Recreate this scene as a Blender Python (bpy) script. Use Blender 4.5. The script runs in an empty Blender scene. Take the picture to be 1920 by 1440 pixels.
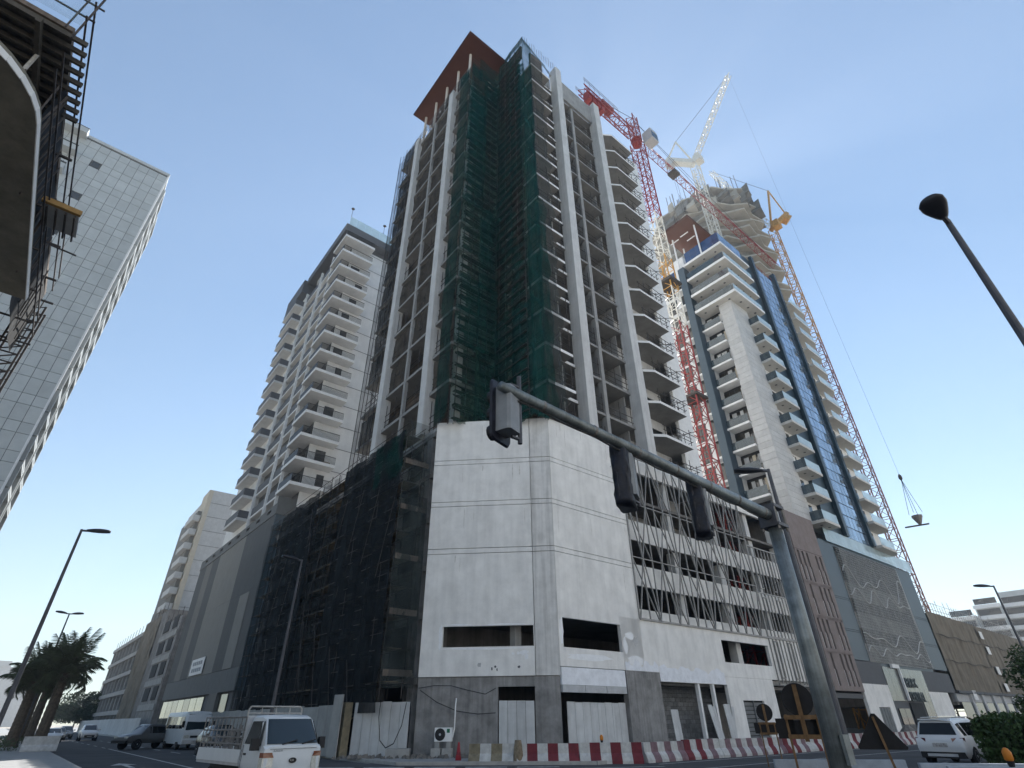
import bpy, math, random
from mathutils import Vector, Matrix
random.seed(7)
scene = bpy.context.scene
col = scene.collection
# ---------------------------------------------------------------- camera, sky, sun, exposure
cam_data = bpy.data.cameras.new("camera"); cam = bpy.data.objects.new("camera", cam_data); col.objects.link(cam)
cam_data.sensor_width = 36.0; cam_data.lens = 18.6375; cam_data.clip_start = 0.1; cam_data.clip_end = 6000
cam.matrix_world = Matrix(((0.99995426, 0.00956399, 0.0, 0.0), (0.00511977, -0.53529312, -0.84465085, 0.0),
                           (-0.00807823, 0.84461222, -0.5353176, 1.8), (0, 0, 0, 1)))
scene.camera = cam
SUN_AZ, SUN_EL = 13.0, 48.0         # clockwise from the view heading (+Y), degrees
world = bpy.data.worlds.new("World"); scene.world = world; world.use_nodes = True
wn = world.node_tree.nodes; wl = world.node_tree.links
sky = wn.new("ShaderNodeTexSky"); sky.sky_type = 'NISHITA'; sky.sun_disc = False
sky.sun_elevation = math.radians(SUN_EL); sky.sun_rotation = math.radians(SUN_AZ)
sky.altitude = 0.0; sky.air_density = 1.1; sky.dust_density = 0.15; sky.ozone_density = 2.5
wn["Background"].inputs[1].default_value = 0.077
tint = wn.new("ShaderNodeMix"); tint.data_type = 'RGBA'; tint.blend_type = 'MULTIPLY'; tint.inputs["Factor"].default_value = 1.0
tint.inputs["B"].default_value = (.88, 1.0, .99, 1)            # the camera's cool white balance, the same over the whole sky
wl.new(sky.outputs[0], tint.inputs["A"]); wl.new(tint.outputs["Result"], wn["Background"].inputs[0])
sun_d = bpy.data.lights.new("sun", 'SUN'); sun_d.energy = 5.0; sun_d.angle = math.radians(0.6); sun_d.color = (1, .97, .92)
sun = bpy.data.objects.new("sun", sun_d); col.objects.link(sun)
sd = Vector((math.sin(math.radians(SUN_AZ)) * math.cos(math.radians(SUN_EL)), math.cos(math.radians(SUN_AZ)) * math.cos(math.radians(SUN_EL)), math.sin(math.radians(SUN_EL))))
sun.rotation_euler = sd.to_track_quat('Z', 'Y').to_euler(); sun.location = (0, 0, 150)
vs = scene.view_settings; vs.view_transform = 'Standard'; vs.look = 'None'; vs.exposure = 1.1; vs.gamma = 1.0; vs.use_curve_mapping = False
scene.cycles.use_denoising = True; scene.cycles.max_bounces = 6; scene.cycles.transparent_max_bounces = 24
scene.cycles.diffuse_bounces = 4; scene.cycles.glossy_bounces = 3; scene.cycles.volume_bounces = 0
# ---------------------------------------------------------------- helpers
# the street grid: x runs along the right-hand street, y along the left-hand street, origin under the camera
G = math.radians(39.5); CG, SG = math.cos(G), math.sin(G)
def W(p): return (p[0]*CG - p[1]*SG, p[0]*SG + p[1]*CG, p[2] if len(p) > 2 else 0.0)
ORG = {}
def thing(name, label, cat, at=(0, 0, 0), rz=0.0, group=None):
    o = bpy.data.objects.new(name, None); col.objects.link(o); o.empty_display_size = .3
    at = (at[0], at[1], at[2] if len(at) > 2 else 0.0)
    o.location = W(at); o.rotation_euler = (0, 0, G + rz); ORG[o] = at
    o["label"] = label; o["category"] = cat
    if group: o["group"] = group
    return o
def tag(o, label, cat, group=None):
    o["label"] = label; o["category"] = cat
    if group: o["group"] = group
    return o
def V(*a): return Vector(a)
class M:
    """collects faces; coordinates are grid coordinates, stored relative to the owner's origin"""
    def __init__(s, owner=None, o=None):
        s.v = []; s.f = []; s.mi = []; s.cur = 0
        s.o = o if o else (ORG.get(owner, (0, 0, 0)) if owner else (0, 0, 0)); s.par = owner
    def add(s, vs, fs):
        n = len(s.v); a, b, c = s.o
        s.v += [(p[0]-a, p[1]-b, p[2]-c) for p in vs]
        s.f += [tuple(i+n for i in f) for f in fs]; s.mi += [s.cur]*len(fs)
    def hexa(s, p): s.add(p, [(0,3,2,1),(4,5,6,7),(0,1,5,4),(1,2,6,5),(2,3,7,6),(3,0,4,7)])
    def box(s, x0, x1, y0, y1, z0, z1):
        s.hexa([(x0,y0,z0),(x1,y0,z0),(x1,y1,z0),(x0,y1,z0),(x0,y0,z1),(x1,y0,z1),(x1,y1,z1),(x0,y1,z1)]); return s
    def bar(s, p, q, w, h=None, side=None):
        p = Vector(p); q = Vector(q); d = (q-p).normalized(); h = h or w
        r = Vector(side) if side else (Vector((0,0,1)) if abs(d.z) < .9 else Vector((1,0,0)))
        a = d.cross(r).normalized(); u = a.cross(d); a = a*w/2; u = u*h/2
        s.hexa([p-a-u, p+a-u, p+a+u, p-a+u, q-a-u, q+a-u, q+a+u, q-a+u]); return s
    def tube(s, p, q, r, n=4, r2=None, cap=False):
        p = Vector(p); q = Vector(q); d = q-p
        if d.length < 1e-5: return s
        d.normalize(); k = Vector((0,0,1)) if abs(d.z) < .9 else Vector((1,0,0))
        a = d.cross(k).normalized(); b = d.cross(a); r2 = r if r2 is None else r2
        vs = []
        for c, rr in ((p, r), (q, r2)):
            for i in range(n):
                t = 2*math.pi*(i+.5)/n; vs.append(c + a*math.cos(t)*rr + b*math.sin(t)*rr)
        fs = [(i, (i+1) % n, n+(i+1) % n, n+i) for i in range(n)]
        if cap: fs += [tuple(reversed(range(n))), tuple(range(n, 2*n))]
        s.add(vs, fs); return s
    def path(s, pts, r, n=6):
        for a, b in zip(pts, pts[1:]): s.tube(a, b, r, n)
        return s
    def prism(s, poly, z0, z1):
        n = len(poly); s.add([(x,y,z0) for x, y in poly]+[(x,y,z1) for x, y in poly],
            [tuple(reversed(range(n))), tuple(range(n, 2*n))]+[(i,(i+1) % n,n+(i+1) % n,n+i) for i in range(n)]); return s
    def xprism(s, prof, x0, x1):                      # profile in (y,z), run along x
        n = len(prof); s.add([(x0,y,z) for y, z in prof]+[(x1,y,z) for y, z in prof],
            [tuple(range(n)), tuple(reversed(range(n, 2*n)))]+[(i,n+i,n+(i+1) % n,(i+1) % n) for i in range(n)]); return s
    def lathe(s, prof, c=(0,0,0), n=16, axis='z'):
        vs = []
        for r, h in prof:
            for i in range(n):
                t = 2*math.pi*i/n; a, b = r*math.cos(t), r*math.sin(t)
                vs.append((c[0]+a, c[1]+b, c[2]+h) if axis == 'z' else (c[0]+h, c[1]+a, c[2]+b) if axis == 'x' else (c[0]+a, c[1]+h, c[2]+b))
        fs = []
        for k in range(len(prof)-1):
            for i in range(n): fs.append((k*n+i, k*n+(i+1) % n, (k+1)*n+(i+1) % n, (k+1)*n+i))
        fs.append(tuple(reversed(range(n)))); fs.append(tuple(range((len(prof)-1)*n, len(prof)*n)))
        s.add(vs, fs); return s
    def wall(s, P0, P1, z0, z1, holes=(), t=.2):
        """a wall from P0 to P1 with rectangular holes (s0,s1,z0,z1); it faces to the right of P0->P1"""
        p = Vector((P0[0], P0[1])); d = Vector((P1[0]-P0[0], P1[1]-P0[1])); L = d.length; d /= L; n = Vector((-d.y, d.x))*t
        S = sorted({0.0, L, *[min(max(h[i],0),L) for h in holes for i in (0, 1)]}); Z = sorted({z0, z1, *[min(max(h[i],z0),z1) for h in holes for i in (2, 3)]})
        def solid(i, j):
            if i < 0 or j < 0 or i >= len(S)-1 or j >= len(Z)-1: return False
            a, b = (S[i]+S[i+1])/2, (Z[j]+Z[j+1])/2
            return not any(h[0] < a < h[1] and h[2] < b < h[3] for h in holes)
        def pt(k, z, back): q = p + d*k + (n if back else n*0); return (q.x, q.y, z)
        for i in range(len(S)-1):
            for j in range(len(Z)-1):
                if not solid(i, j): continue
                a, b, c, e = S[i], S[i+1], Z[j], Z[j+1]
                s.add([pt(a,c,0),pt(b,c,0),pt(b,e,0),pt(a,e,0)], [(0,1,2,3)]); s.add([pt(a,c,1),pt(b,c,1),pt(b,e,1),pt(a,e,1)], [(3,2,1,0)])
                if not solid(i-1, j): s.add([pt(a,c,0),pt(a,e,0),pt(a,e,1),pt(a,c,1)], [(0,1,2,3)])
                if not solid(i+1, j): s.add([pt(b,c,0),pt(b,c,1),pt(b,e,1),pt(b,e,0)], [(0,1,2,3)])
                if not solid(i, j-1): s.add([pt(a,c,0),pt(a,c,1),pt(b,c,1),pt(b,c,0)], [(0,1,2,3)])
                if not solid(i, j+1): s.add([pt(a,e,0),pt(b,e,0),pt(b,e,1),pt(a,e,1)], [(0,1,2,3)])
        return s
    def sheet(s, P0, P1, z0, z1, nu, nv, amp, seed=0, edge=0.0, sag=0.0):
        """a hanging cloth with folds"""
        rnd = random.Random(seed); ph = [rnd.uniform(0, 6.28) for _ in range(8)]
        d = Vector((P1[0]-P0[0], P1[1]-P0[1], 0)); L = d.length; d /= L; n = Vector((d.y, -d.x, 0)); vs = []
        for j in range(nv+1):
            z = z0+(z1-z0)*j/nv
            for i in range(nu+1):
                k = L*i/nu; w = amp*(math.sin(k*2.3+ph[0]+.25*math.sin(z*.5+ph[1]))*.5+math.sin(k*5.1+z*.35+ph[2])*.3+math.sin(z*1.7+ph[3]+k*.8)*.35+rnd.uniform(-.2, .2))
                kk = k + (edge*(math.sin(z*.9+ph[4])+.6*math.sin(z*2.3+ph[5])) if i == nu else 0)
                q = Vector((P0[0], P0[1], z - sag*math.sin(math.pi*i/nu)*(j/nv) + sag*.6*rnd.uniform(-1,1)*(1 if j in (0,nv) else 0))) + d*kk + n*w; vs.append(q)
        fs = [(j*(nu+1)+i, j*(nu+1)+i+1, (j+1)*(nu+1)+i+1, (j+1)*(nu+1)+i) for j in range(nv) for i in range(nu)]
        s.add(vs, fs); return s
    def loft(s, rings, closed=True, caps=True):
        n = len(rings[0]); vs = [p for r in rings for p in r]; fs = []
        for k in range(len(rings)-1):
            for i in range(n if closed else n-1): fs.append((k*n+i, k*n+(i+1) % n, (k+1)*n+(i+1) % n, (k+1)*n+i))
        if caps: fs += [tuple(reversed(range(n))), tuple(range((len(rings)-1)*n, len(rings)*n))]
        s.add(vs, fs); return s
    def mesh(s, name, mats):
        me = bpy.data.meshes.new(name); me.from_pydata([tuple(p) for p in s.v], [], s.f)
        for m in (mats if isinstance(mats, (list, tuple)) else [mats]): me.materials.append(m)
        if any(s.mi): me.polygons.foreach_set("material_index", s.mi)
        me.update(); return me
    def obj(s, name, mats, parent=None, smooth=False, loc=(0,0,0), rz=0.0, kind=None, label=None):
        me = s.mesh(name, mats)
        if smooth: me.polygons.foreach_set("use_smooth", [True]*len(me.polygons)); me.update()
        return put(name, me, parent or s.par, loc, rz, kind, label)
def put(name, me, parent=None, loc=(0,0,0), rz=0.0, kind=None, label=None):
    o = bpy.data.objects.new(name, me); col.objects.link(o)
    if parent: o.parent = parent; o.location = loc; o.rotation_euler = (0, 0, rz)
    else: o.location = W(loc); o.rotation_euler = (0, 0, G+rz)
    if kind: o["kind"] = kind
    if label: o["label"] = label
    return o
def smooth_by_angle(o, deg=35):
    me = o.data; me.polygons.foreach_set("use_smooth", [True]*len(me.polygons))
    try: me.set_sharp_from_angle(angle=math.radians(deg))
    except Exception: pass
def struct(m, name, mat, kind="structure"):
    o = m.obj(name, mat); o["kind"] = kind; return o
def clone(root, at, rz=0.0, label=None, group=None):
    """copies a thing with its parts and sub-parts"""
    def cp(o, par):
        c = o.copy(); col.objects.link(c); c.parent = par
        for ch in o.children: cp(ch, c)
        return c
    r = cp(root, None); at = (at[0], at[1], at[2] if len(at) > 2 else 0.0)
    r.location = W(at); r.rotation_euler = (0, 0, G+rz)
    if label: r["label"] = label
    if group: r["group"] = group
    return r
# ---------------------------------------------------------------- materials
def mat(name, c, rough=.85, var=.15, scale=1.5, bump=0.0, bscale=25.0, metal=0.0, streak=0.0, rnd=0.0, spec=.3, c2=None, detail=5.0, sscale=6.0):
    m = bpy.data.materials.new(name); m.use_nodes = True; nt = m.node_tree; n = nt.nodes; l = nt.links; b = n["Principled BSDF"]
    b.inputs["Roughness"].default_value = rough; b.inputs["Metallic"].default_value = metal
    b.inputs["Specular IOR Level"].default_value = spec
    geo = n.new("ShaderNodeNewGeometry")
    tx = n.new("ShaderNodeTexNoise"); tx.inputs["Scale"].default_value = scale; tx.inputs["Detail"].default_value = detail; tx.inputs["Roughness"].default_value = .65
    l.new(geo.outputs["Position"], tx.inputs["Vector"])
    ramp = n.new("ShaderNodeValToRGB"); e = ramp.color_ramp.elements
    lo = c2 if c2 else tuple(x*(1-var) for x in c); hi = c if c2 else tuple(min(1, x*(1+var)) for x in c)
    e[0].position = .33; e[0].color = (*lo, 1); e[1].position = .67; e[1].color = (*hi, 1)
    l.new(tx.outputs["Fac"], ramp.inputs["Fac"]); out = ramp.outputs["Color"]
    if streak:
        mp = n.new("ShaderNodeMapping"); mp.inputs["Scale"].default_value = (sscale, sscale, .22); l.new(geo.outputs["Position"], mp.inputs["Vector"])
        t2 = n.new("ShaderNodeTexNoise"); t2.inputs["Scale"].default_value = 1.0; t2.inputs["Detail"].default_value = 4; l.new(mp.outputs["Vector"], t2.inputs["Vector"])
        mr = n.new("ShaderNodeMapRange"); mr.inputs[1].default_value = .42; mr.inputs[2].default_value = .75; mr.inputs[3].default_value = 1.0; mr.inputs[4].default_value = 1.0-streak
        l.new(t2.outputs["Fac"], mr.inputs[0])
        mx = n.new("ShaderNodeMix"); mx.data_type = 'RGBA'; mx.blend_type = 'MULTIPLY'; mx.inputs["Factor"].default_value = 1.0
        l.new(out, mx.inputs["A"]); l.new(mr.outputs[0], mx.inputs["B"]); out = mx.outputs["Result"]
    if rnd:
        oi = n.new("ShaderNodeObjectInfo"); mr = n.new("ShaderNodeMapRange"); mr.inputs[3].default_value = 1-rnd; mr.inputs[4].default_value = 1+rnd
        l.new(oi.outputs["Random"], mr.inputs[0]); mx = n.new("ShaderNodeMix"); mx.data_type = 'RGBA'; mx.blend_type = 'MULTIPLY'; mx.inputs["Factor"].default_value = 1.0
        l.new(out, mx.inputs["A"]); l.new(mr.outputs[0], mx.inputs["B"]); out = mx.outputs["Result"]
    l.new(out, b.inputs["Base Color"])
    if bump:
        t3 = n.new("ShaderNodeTexNoise"); t3.inputs["Scale"].default_value = bscale; t3.inputs["Detail"].default_value = 4; l.new(geo.outputs["Position"], t3.inputs["Vector"])
        bp = n.new("ShaderNodeBump"); bp.inputs["Strength"].default_value = bump; bp.inputs["Distance"].default_value = .02
        l.new(t3.outputs["Fac"], bp.inputs["Height"]); l.new(bp.outputs["Normal"], b.inputs["Normal"])
    return m
def net_mat(name, c, op, weave=0.0, var=.35):
    """debris netting: a cloth that lets part of the light through"""
    m = mat(name, c, rough=.95, var=var, scale=.9, streak=.25, spec=.05); nt = m.node_tree; n = nt.nodes; l = nt.links
    b = n["Principled BSDF"]; out = n["Material Output"]; tr = n.new("ShaderNodeBsdfTransparent"); mx = n.new("ShaderNodeMixShader")
    geo = n.new("ShaderNodeNewGeometry"); tx = n.new("ShaderNodeTexNoise"); tx.inputs["Scale"].default_value = .55; tx.inputs["Detail"].default_value = 6
    l.new(geo.outputs["Position"], tx.inputs["Vector"]); mr = n.new("ShaderNodeMapRange"); mr.inputs[1].default_value = .3; mr.inputs[2].default_value = .7
    mr.inputs[3].default_value = max(0, op-.16); mr.inputs[4].default_value = min(1, op+.14); l.new(tx.outputs["Fac"], mr.inputs[0])
    l.new(mr.outputs[0], mx.inputs[0]); l.new(tr.outputs[0], mx.inputs[1]); l.new(b.outputs[0], mx.inputs[2]); l.new(mx.outputs[0], out.inputs["Surface"])
    return m
def glass_mat(name, c, rough=.04, metal=0.0, spec=.9, see=0.0, rnd=.12):
    m = mat(name, c, rough=rough, var=.12, scale=.35, metal=metal, spec=spec, rnd=rnd)
    if see:
        nt = m.node_tree; n = nt.nodes; l = nt.links; tr = n.new("ShaderNodeBsdfTransparent"); mx = n.new("ShaderNodeMixShader"); mx.inputs[0].default_value = 1-see
        tr.inputs[0].default_value = (.85, .93, .95, 1)
        l.new(tr.outputs[0], mx.inputs[1]); l.new(n["Principled BSDF"].outputs[0], mx.inputs[2]); l.new(mx.outputs[0], n["Material Output"].inputs["Surface"])
    return m
C = {}
C['render'] = mat('painted_render', (.80,.79,.765), var=.10, scale=.9, streak=.13, bump=.25, bscale=30, sscale=2.2, detail=9)
C['render_strip'] = mat('stained_render', (.68,.67,.65), var=.12, scale=1.2, streak=.28, bump=.2, bscale=30, sscale=5)
C['patch'] = mat('fresh_plaster', (.80,.82,.86), var=.10, scale=2.2, bump=.3, bscale=14)
C['board'] = mat('cement_board', (.47,.48,.49), var=.1, scale=3, bump=.2)
C['rough'] = mat('bare_concrete_wall', (.26,.255,.25), var=.28, scale=1.1, streak=.3, bump=.5, bscale=12)
C['blockwork'] = mat('concrete_block', (.17,.175,.18), var=.2, scale=5, rnd=.22, bump=.5, bscale=20)
C['concrete'] = mat('cast_concrete', (.35,.345,.335), var=.16, scale=.8, streak=.22, bump=.2, bscale=18)
C['pilaster'] = mat('smooth_concrete', (.60,.60,.59), var=.10, scale=.6, streak=.16, bump=.1)
C['slab'] = mat('slab_concrete', (.29,.285,.275), var=.14, scale=.9, bump=.2)
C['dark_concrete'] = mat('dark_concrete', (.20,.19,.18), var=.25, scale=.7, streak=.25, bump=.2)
C['brownwall'] = mat('weathered_formwork', (.15,.125,.105), var=.35, scale=.9, streak=.4)
C['net'] = net_mat('green_debris_net', (.012,.050,.042), .60)
C['net2'] = net_mat('green_debris_net_dense', (.010,.052,.046), .76)
C['darknet'] = net_mat('black_debris_net', (.020,.023,.025), .93)
C['darknet2'] = net_mat('black_debris_net_loose', (.022,.028,.03), .45)
C['greynet'] = net_mat('grey_net', (.07,.085,.085), .34)
C['hessian'] = net_mat('brown_cloth', (.085,.074,.062), .88)
C['tannet'] = mat('tan_shade_cloth', (.20,.175,.14), var=.16, scale=.7, streak=.3, sscale=1.5, bump=.5, bscale=6)
C['steel'] = mat('galvanised_tube', (.22,.21,.20), rough=.55, metal=.4, var=.3, scale=4)
C['darksteel'] = mat('rusty_tube', (.07,.06,.055), rough=.7, var=.4, scale=4)
C['palesteel'] = mat('pale_tube', (.36,.35,.33), rough=.6, var=.3, scale=4)
C['timber'] = mat('scaffold_board', (.30,.24,.16), var=.3, scale=3)
C['redbrown'] = mat('redbrown_soffit', (.105,.045,.030), var=.12, scale=.5, rough=.5)
C['canopyedge'] = mat('canopy_edge', (.10,.05,.04), var=.1)
C['white'] = mat('white_paint', (.80,.80,.79), var=.06, scale=1.5)
C['offwhite'] = mat('off_white_post', (.62,.58,.53), var=.08, scale=2)
C['cream'] = mat('cream_render', (.76,.76,.75), var=.06, scale=.6, streak=.08, sscale=1.5)
C['beige'] = mat('beige_soffit', (.56,.545,.51), var=.06)
C['stone'] = mat('stone_cladding', (.56,.56,.55), var=.08, scale=1.2, rnd=.05, streak=.06)
C['slate'] = mat('slate_panel', (.060,.090,.115), rough=.5, var=.1, scale=.4, spec=.5)
C['slatedark'] = mat('dark_fin', (.022,.042,.055), rough=.45, var=.12, spec=.5)
C['charcoal'] = mat('charcoal_band', (.10,.105,.115), var=.08, rough=.7)
C['pink'] = mat('pinkbrown_render', (.27,.228,.222), var=.14, scale=1.2, streak=.12, c2=(.22,.182,.168))
C['screen'] = mat('perforated_metal', (.30,.31,.31), rough=.42, metal=.6, var=.25, scale=.6, rnd=.1)
C['screenline'] = mat('screen_rib', (.55,.55,.54), rough=.5, metal=.3, var=.1)
C['glass'] = glass_mat('dark_window', (.018,.024,.028))
C['bluecurtain'] = glass_mat('blue_curtain_glass', (.30,.385,.49), rough=.07, metal=.7, rnd=.22)
C['blueglass'] = glass_mat('deep_blue_glass', (.05,.09,.19), rough=.08, metal=.25)
C['balglass'] = glass_mat('balcony_glass', (.62,.75,.80), rough=.08, see=.35, spec=.8, rnd=.04)
C['greyglass'] = glass_mat('grey_balcony_glass', (.06,.085,.10), rough=.05, see=.25)
C['frame'] = mat('dark_frame', (.03,.032,.036), rough=.5, var=.1)
C['lattice'] = mat('grey_lattice', (.30,.295,.285), rough=.55, metal=.2, var=.15, scale=3)
C['black'] = mat('black_void', (.012,.013,.015), var=.1)
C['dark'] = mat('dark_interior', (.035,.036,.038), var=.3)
C['tile'] = mat('pale_cladding', (.50,.52,.51), rough=.45, var=.07, scale=.6, rnd=.07, spec=.5)
C['tilejoint'] = mat('cladding_joint', (.06,.065,.07), var=.1)
C['greyband'] = mat('grey_fascia', (.15,.155,.155), var=.08, streak=.1)
C['strip1'] = mat('taupe_strip', (.19,.187,.176), var=.06, rough=.8, scale=.8, spec=.12)
C['strip2'] = mat('dark_strip', (.10,.103,.104), var=.08, rough=.75, scale=.8, spec=.15)
C['strip3'] = mat('pale_strip', (.23,.227,.213), var=.06, rough=.8, scale=.8, spec=.12)
C['tan'] = mat('tan_render', (.56,.50,.40), var=.06)
C['asphalt'] = mat('asphalt', (.060,.062,.066), var=.28, scale=.35, rough=.9, bump=.4, bscale=60, detail=10)
C['paving'] = mat('paving', (.30,.30,.295), var=.12, scale=2, bump=.2, rnd=.06)
C['ground'] = mat('sandy_ground', (.40,.35,.28), var=.2, scale=.1, bump=.3)
C['kerb'] = mat('kerb', (.38,.375,.36), var=.15, scale=3)
C['line'] = mat('road_paint', (.62,.62,.60), var=.25, scale=4, rough=.8, c2=(.30,.30,.30))
C['red'] = mat('red_paint', (.20,.022,.030), var=.25, scale=6, rough=.6)
C['redsteel'] = mat('crane_red', (.27,.045,.042), rough=.5, var=.25, scale=2)
C['whitesteel'] = mat('crane_white', (.66,.64,.58), rough=.5, var=.12, scale=2)
C['yellowsteel'] = mat('crane_ochre', (.50,.27,.07), rough=.5, var=.3, scale=2)
C['orange'] = mat('orange_plastic', (.55,.19,.02), rough=.45, var=.1)
C['barwhite'] = mat('barrier_white', (.60,.60,.58), var=.16, scale=4, c2=(.42,.42,.41), bump=.3)
C['barred'] = mat('barrier_red', (.19,.035,.045), var=.3, scale=4, c2=(.13,.03,.038), bump=.3)
C['barred2'] = mat('barrier_faded', (.20,.13,.145), var=.25, scale=4, bump=.3)
C['barolive'] = mat('barrier_olive', (.22,.19,.13), var=.25, scale=4, bump=.3)
C['barblue'] = mat('barrier_grey', (.33,.37,.42), var=.15, scale=3, bump=.3)
C['hoard'] = mat('hoarding_white', (.56,.57,.57), var=.10, scale=1.2, streak=.18, sscale=4, rnd=.06)
C['hoardgrey'] = mat('hoarding_grey', (.36,.36,.345), var=.12, scale=1.2, streak=.18, sscale=4, rnd=.05)
C['galv'] = mat('painted_pole', (.20,.225,.23), rough=.45, metal=.5, var=.3, scale=3, streak=.3, sscale=30)
C['lamp'] = mat('lamp_pole', (.085,.088,.10), rough=.5, metal=.4, var=.2, scale=3)
C['lamphead'] = mat('lamp_head', (.028,.030,.038), rough=.4, var=.1)
C['cover'] = mat('black_cover', (.010,.012,.022), rough=.45, var=.5, scale=5, bump=.8, bscale=5)
C['signback'] = mat('sign_back', (.014,.013,.014), rough=.7, var=.3, scale=6)
C['wood'] = mat('sign_timber', (.17,.10,.048), var=.3, scale=5, streak=.3, sscale=20)
C['carwhite'] = mat('car_white', (.66,.67,.68), rough=.22, var=.02, spec=.6)
C['truckwhite'] = mat('truck_white', (.60,.63,.65), rough=.35, var=.05, scale=2, spec=.5)
C['cardark'] = mat('car_dark', (.02,.021,.023), rough=.2, var=.1, spec=.6)
C['carsilver'] = mat('car_silver', (.28,.29,.30), rough=.3, metal=.3, var=.04)
C['carglass'] = glass_mat('car_glass', (.008,.009,.011), rough=.05, spec=.35)
C['windscreen'] = glass_mat('windscreen', (.022,.034,.042), rough=.05, spec=.6)
C['rubber'] = mat('rubber', (.014,.014,.015), rough=.8, var=.2)
C['plasticblack'] = mat('black_plastic', (.018,.018,.02), rough=.55, var=.1)
C['chrome'] = mat('alloy', (.5,.5,.5), rough=.3, metal=.9, var=.05)
C['lightclear'] = mat('lamp_lens', (.55,.55,.50), rough=.12, var=.2, scale=14, spec=.8)
C['lightamber'] = mat('amber_lens', (.20,.065,.03), rough=.15, var=.2, scale=12, spec=.8)
C['lightred'] = mat('tail_lens', (.11,.008,.010), rough=.15, var=.2, spec=.8)
C['plate'] = mat('number_plate', (.6,.6,.58), var=.3, scale=18, c2=(.18,.16,.16))
C['bark'] = mat('palm_trunk', (.085,.068,.052), var=.4, scale=6, bump=1, bscale=10)
C['frond'] = mat('palm_frond', (.060,.082,.040), rough=.6, var=.35, scale=2, rnd=.25)
C['leaf'] = mat('tree_leaf', (.045,.075,.028), rough=.6, var=.4, scale=2)
C['hedge'] = mat('hedge_leaf', (.030,.062,.018), rough=.6, var=.45, scale=3)
C['rubble'] = mat('rubble', (.20,.19,.175), var=.4, scale=8, rnd=.2, bump=.6)
C['cable'] = mat('cable', (.03,.03,.032), rough=.6, var=.1)
C['bannerprint'] = mat('banner_print', (.30,.32,.34), var=.3, scale=9)
C['plank'] = mat('orange_plank', (.42,.26,.10), var=.2, scale=3)
C['sack'] = mat('sack', (.24,.19,.13), var=.3, scale=8, bump=.6)
C['louvre'] = mat('louvre', (.13,.14,.15), rough=.5, metal=.3, var=.15)
C['portal'] = glass_mat('polished_portal', (.10,.10,.095), rough=.12, spec=.9, rnd=.3)
C['goldglass'] = glass_mat('bronze_window', (.035,.032,.026), rough=.05, spec=.9, rnd=.4)
C['perf'] = net_mat('perforated_sheet', (.13,.14,.14), .42, var=.25)
C['shop'] = glass_mat('shop_glass', (.30,.29,.24), rough=.08, metal=.6, rnd=.5)
C['beton'] = mat('shuttered_concrete', (.19,.178,.145), var=.2, scale=1.2, streak=.1, bump=.3)
C['timberdark'] = mat('formwork_timber', (.075,.068,.058), var=.3, scale=3)
C['palenet'] = net_mat('pale_net', (.24,.36,.40), .17)
C['tanconc'] = mat('tan_concrete', (.24,.22,.19), var=.25, scale=.3, streak=.2)
C['tanslab'] = mat('tan_slab', (.42,.39,.335), var=.15, scale=.3)
C['greynet2'] = mat('grey_screen', (.16,.155,.14), var=.3, scale=.5)
C['redpale'] = mat('faded_red_steel', (.34,.17,.14), rough=.6, var=.2, scale=1)
C['conered'] = mat('cone_red', (.34,.035,.045), rough=.6, var=.2, scale=6)
C['net_badge'] = mat('green_badge', (.03,.16,.09), var=.2)
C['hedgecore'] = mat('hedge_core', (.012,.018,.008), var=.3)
C['net3'] = net_mat('faded_debris_net', (.024,.060,.048), .50)
C['pale_patch'] = mat('pale_filler', (.86,.87,.88), var=.06, scale=4, bump=.3)
C['grey_patch'] = mat('grey_filler', (.50,.50,.50), var=.15, scale=4, bump=.3)
C['sighouse'] = mat('signal_housing', (.22,.235,.25), rough=.4, var=.15, scale=3)
C['greysoffit'] = mat('grey_soffit', (.58,.58,.575), var=.08, scale=1)
C['cargrey'] = mat('car_grey', (.10,.105,.11), rough=.3, var=.04, spec=.5)
C['drip'] = mat('dirt_run', (.60,.585,.55), var=.2, scale=5)
# ================================================================ the setting
m = M(); m.add([(-1500,-1500,-.05),(1500,-1500,-.05),(1500,1500,-.05),(-1500,1500,-.05)], [(0,1,2,3)]); struct(m, 'ground', C['ground'])
m = M(); m.add([(-90,-12,0),(420,-12,0),(420,21,0),(-90,21,0)], [(0,1,2,3)]); m.add([(3.8,21.002,0),(15.4,21.002,0),(15.4,460,0),(3.8,460,0)], [(0,1,2,3)])
m.add([(-16,21.002,0),(-3.5,21.002,0),(-3.5,460,0),(-16,460,0)], [(0,1,2,3)]); m.add([(15.402,21.002,0),(22.3,21.002,0),(15.402,27.7,0)], [(0,1,2)]); struct(m, 'road', C['asphalt'])
pav = [(15.6,460),(15.6,27.9),(22.4,21.2),(420,21.2),(420,60),(60,60),(60,460)]
m = M(); m.prism(pav, -.04, .12); struct(m, 'pavement', C['paving'])
m = M()
for a, b in zip(pav[:3], pav[1:4]): m.bar((a[0]-.06,a[1]-.06,.055),(b[0]-.06,b[1]-.06,.055),.2,.17)
struct(m, 'kerb', C['kerb'])
m = M(); m.prism([(-3.3,30),(3.6,30),(3.6,460),(-3.3,460)], -.04, .12); struct(m, 'median_pavement', C['paving'])
m = M()
def stripe(a, b, w):
    a = Vector((*a, 0)); b = Vector((*b, 0)); d = (b-a).normalized(); n = Vector((-d.y, d.x, 0))*w/2; z = Vector((0,0,.004))
    m.add([a-n+z, b-n+z, b+n+z, a+n+z], [(0,1,2,3)])
stripe((7.75,26),(7.95,64),.14)
for k in range(12): stripe((7.95,66+k*6),(7.95,68.5+k*6),.13)
for k in range(9): stripe((10.6,36+k*7),(10.6,39+k*7),.13)
stripe((15.2,30),(15.2,120),.12)
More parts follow.
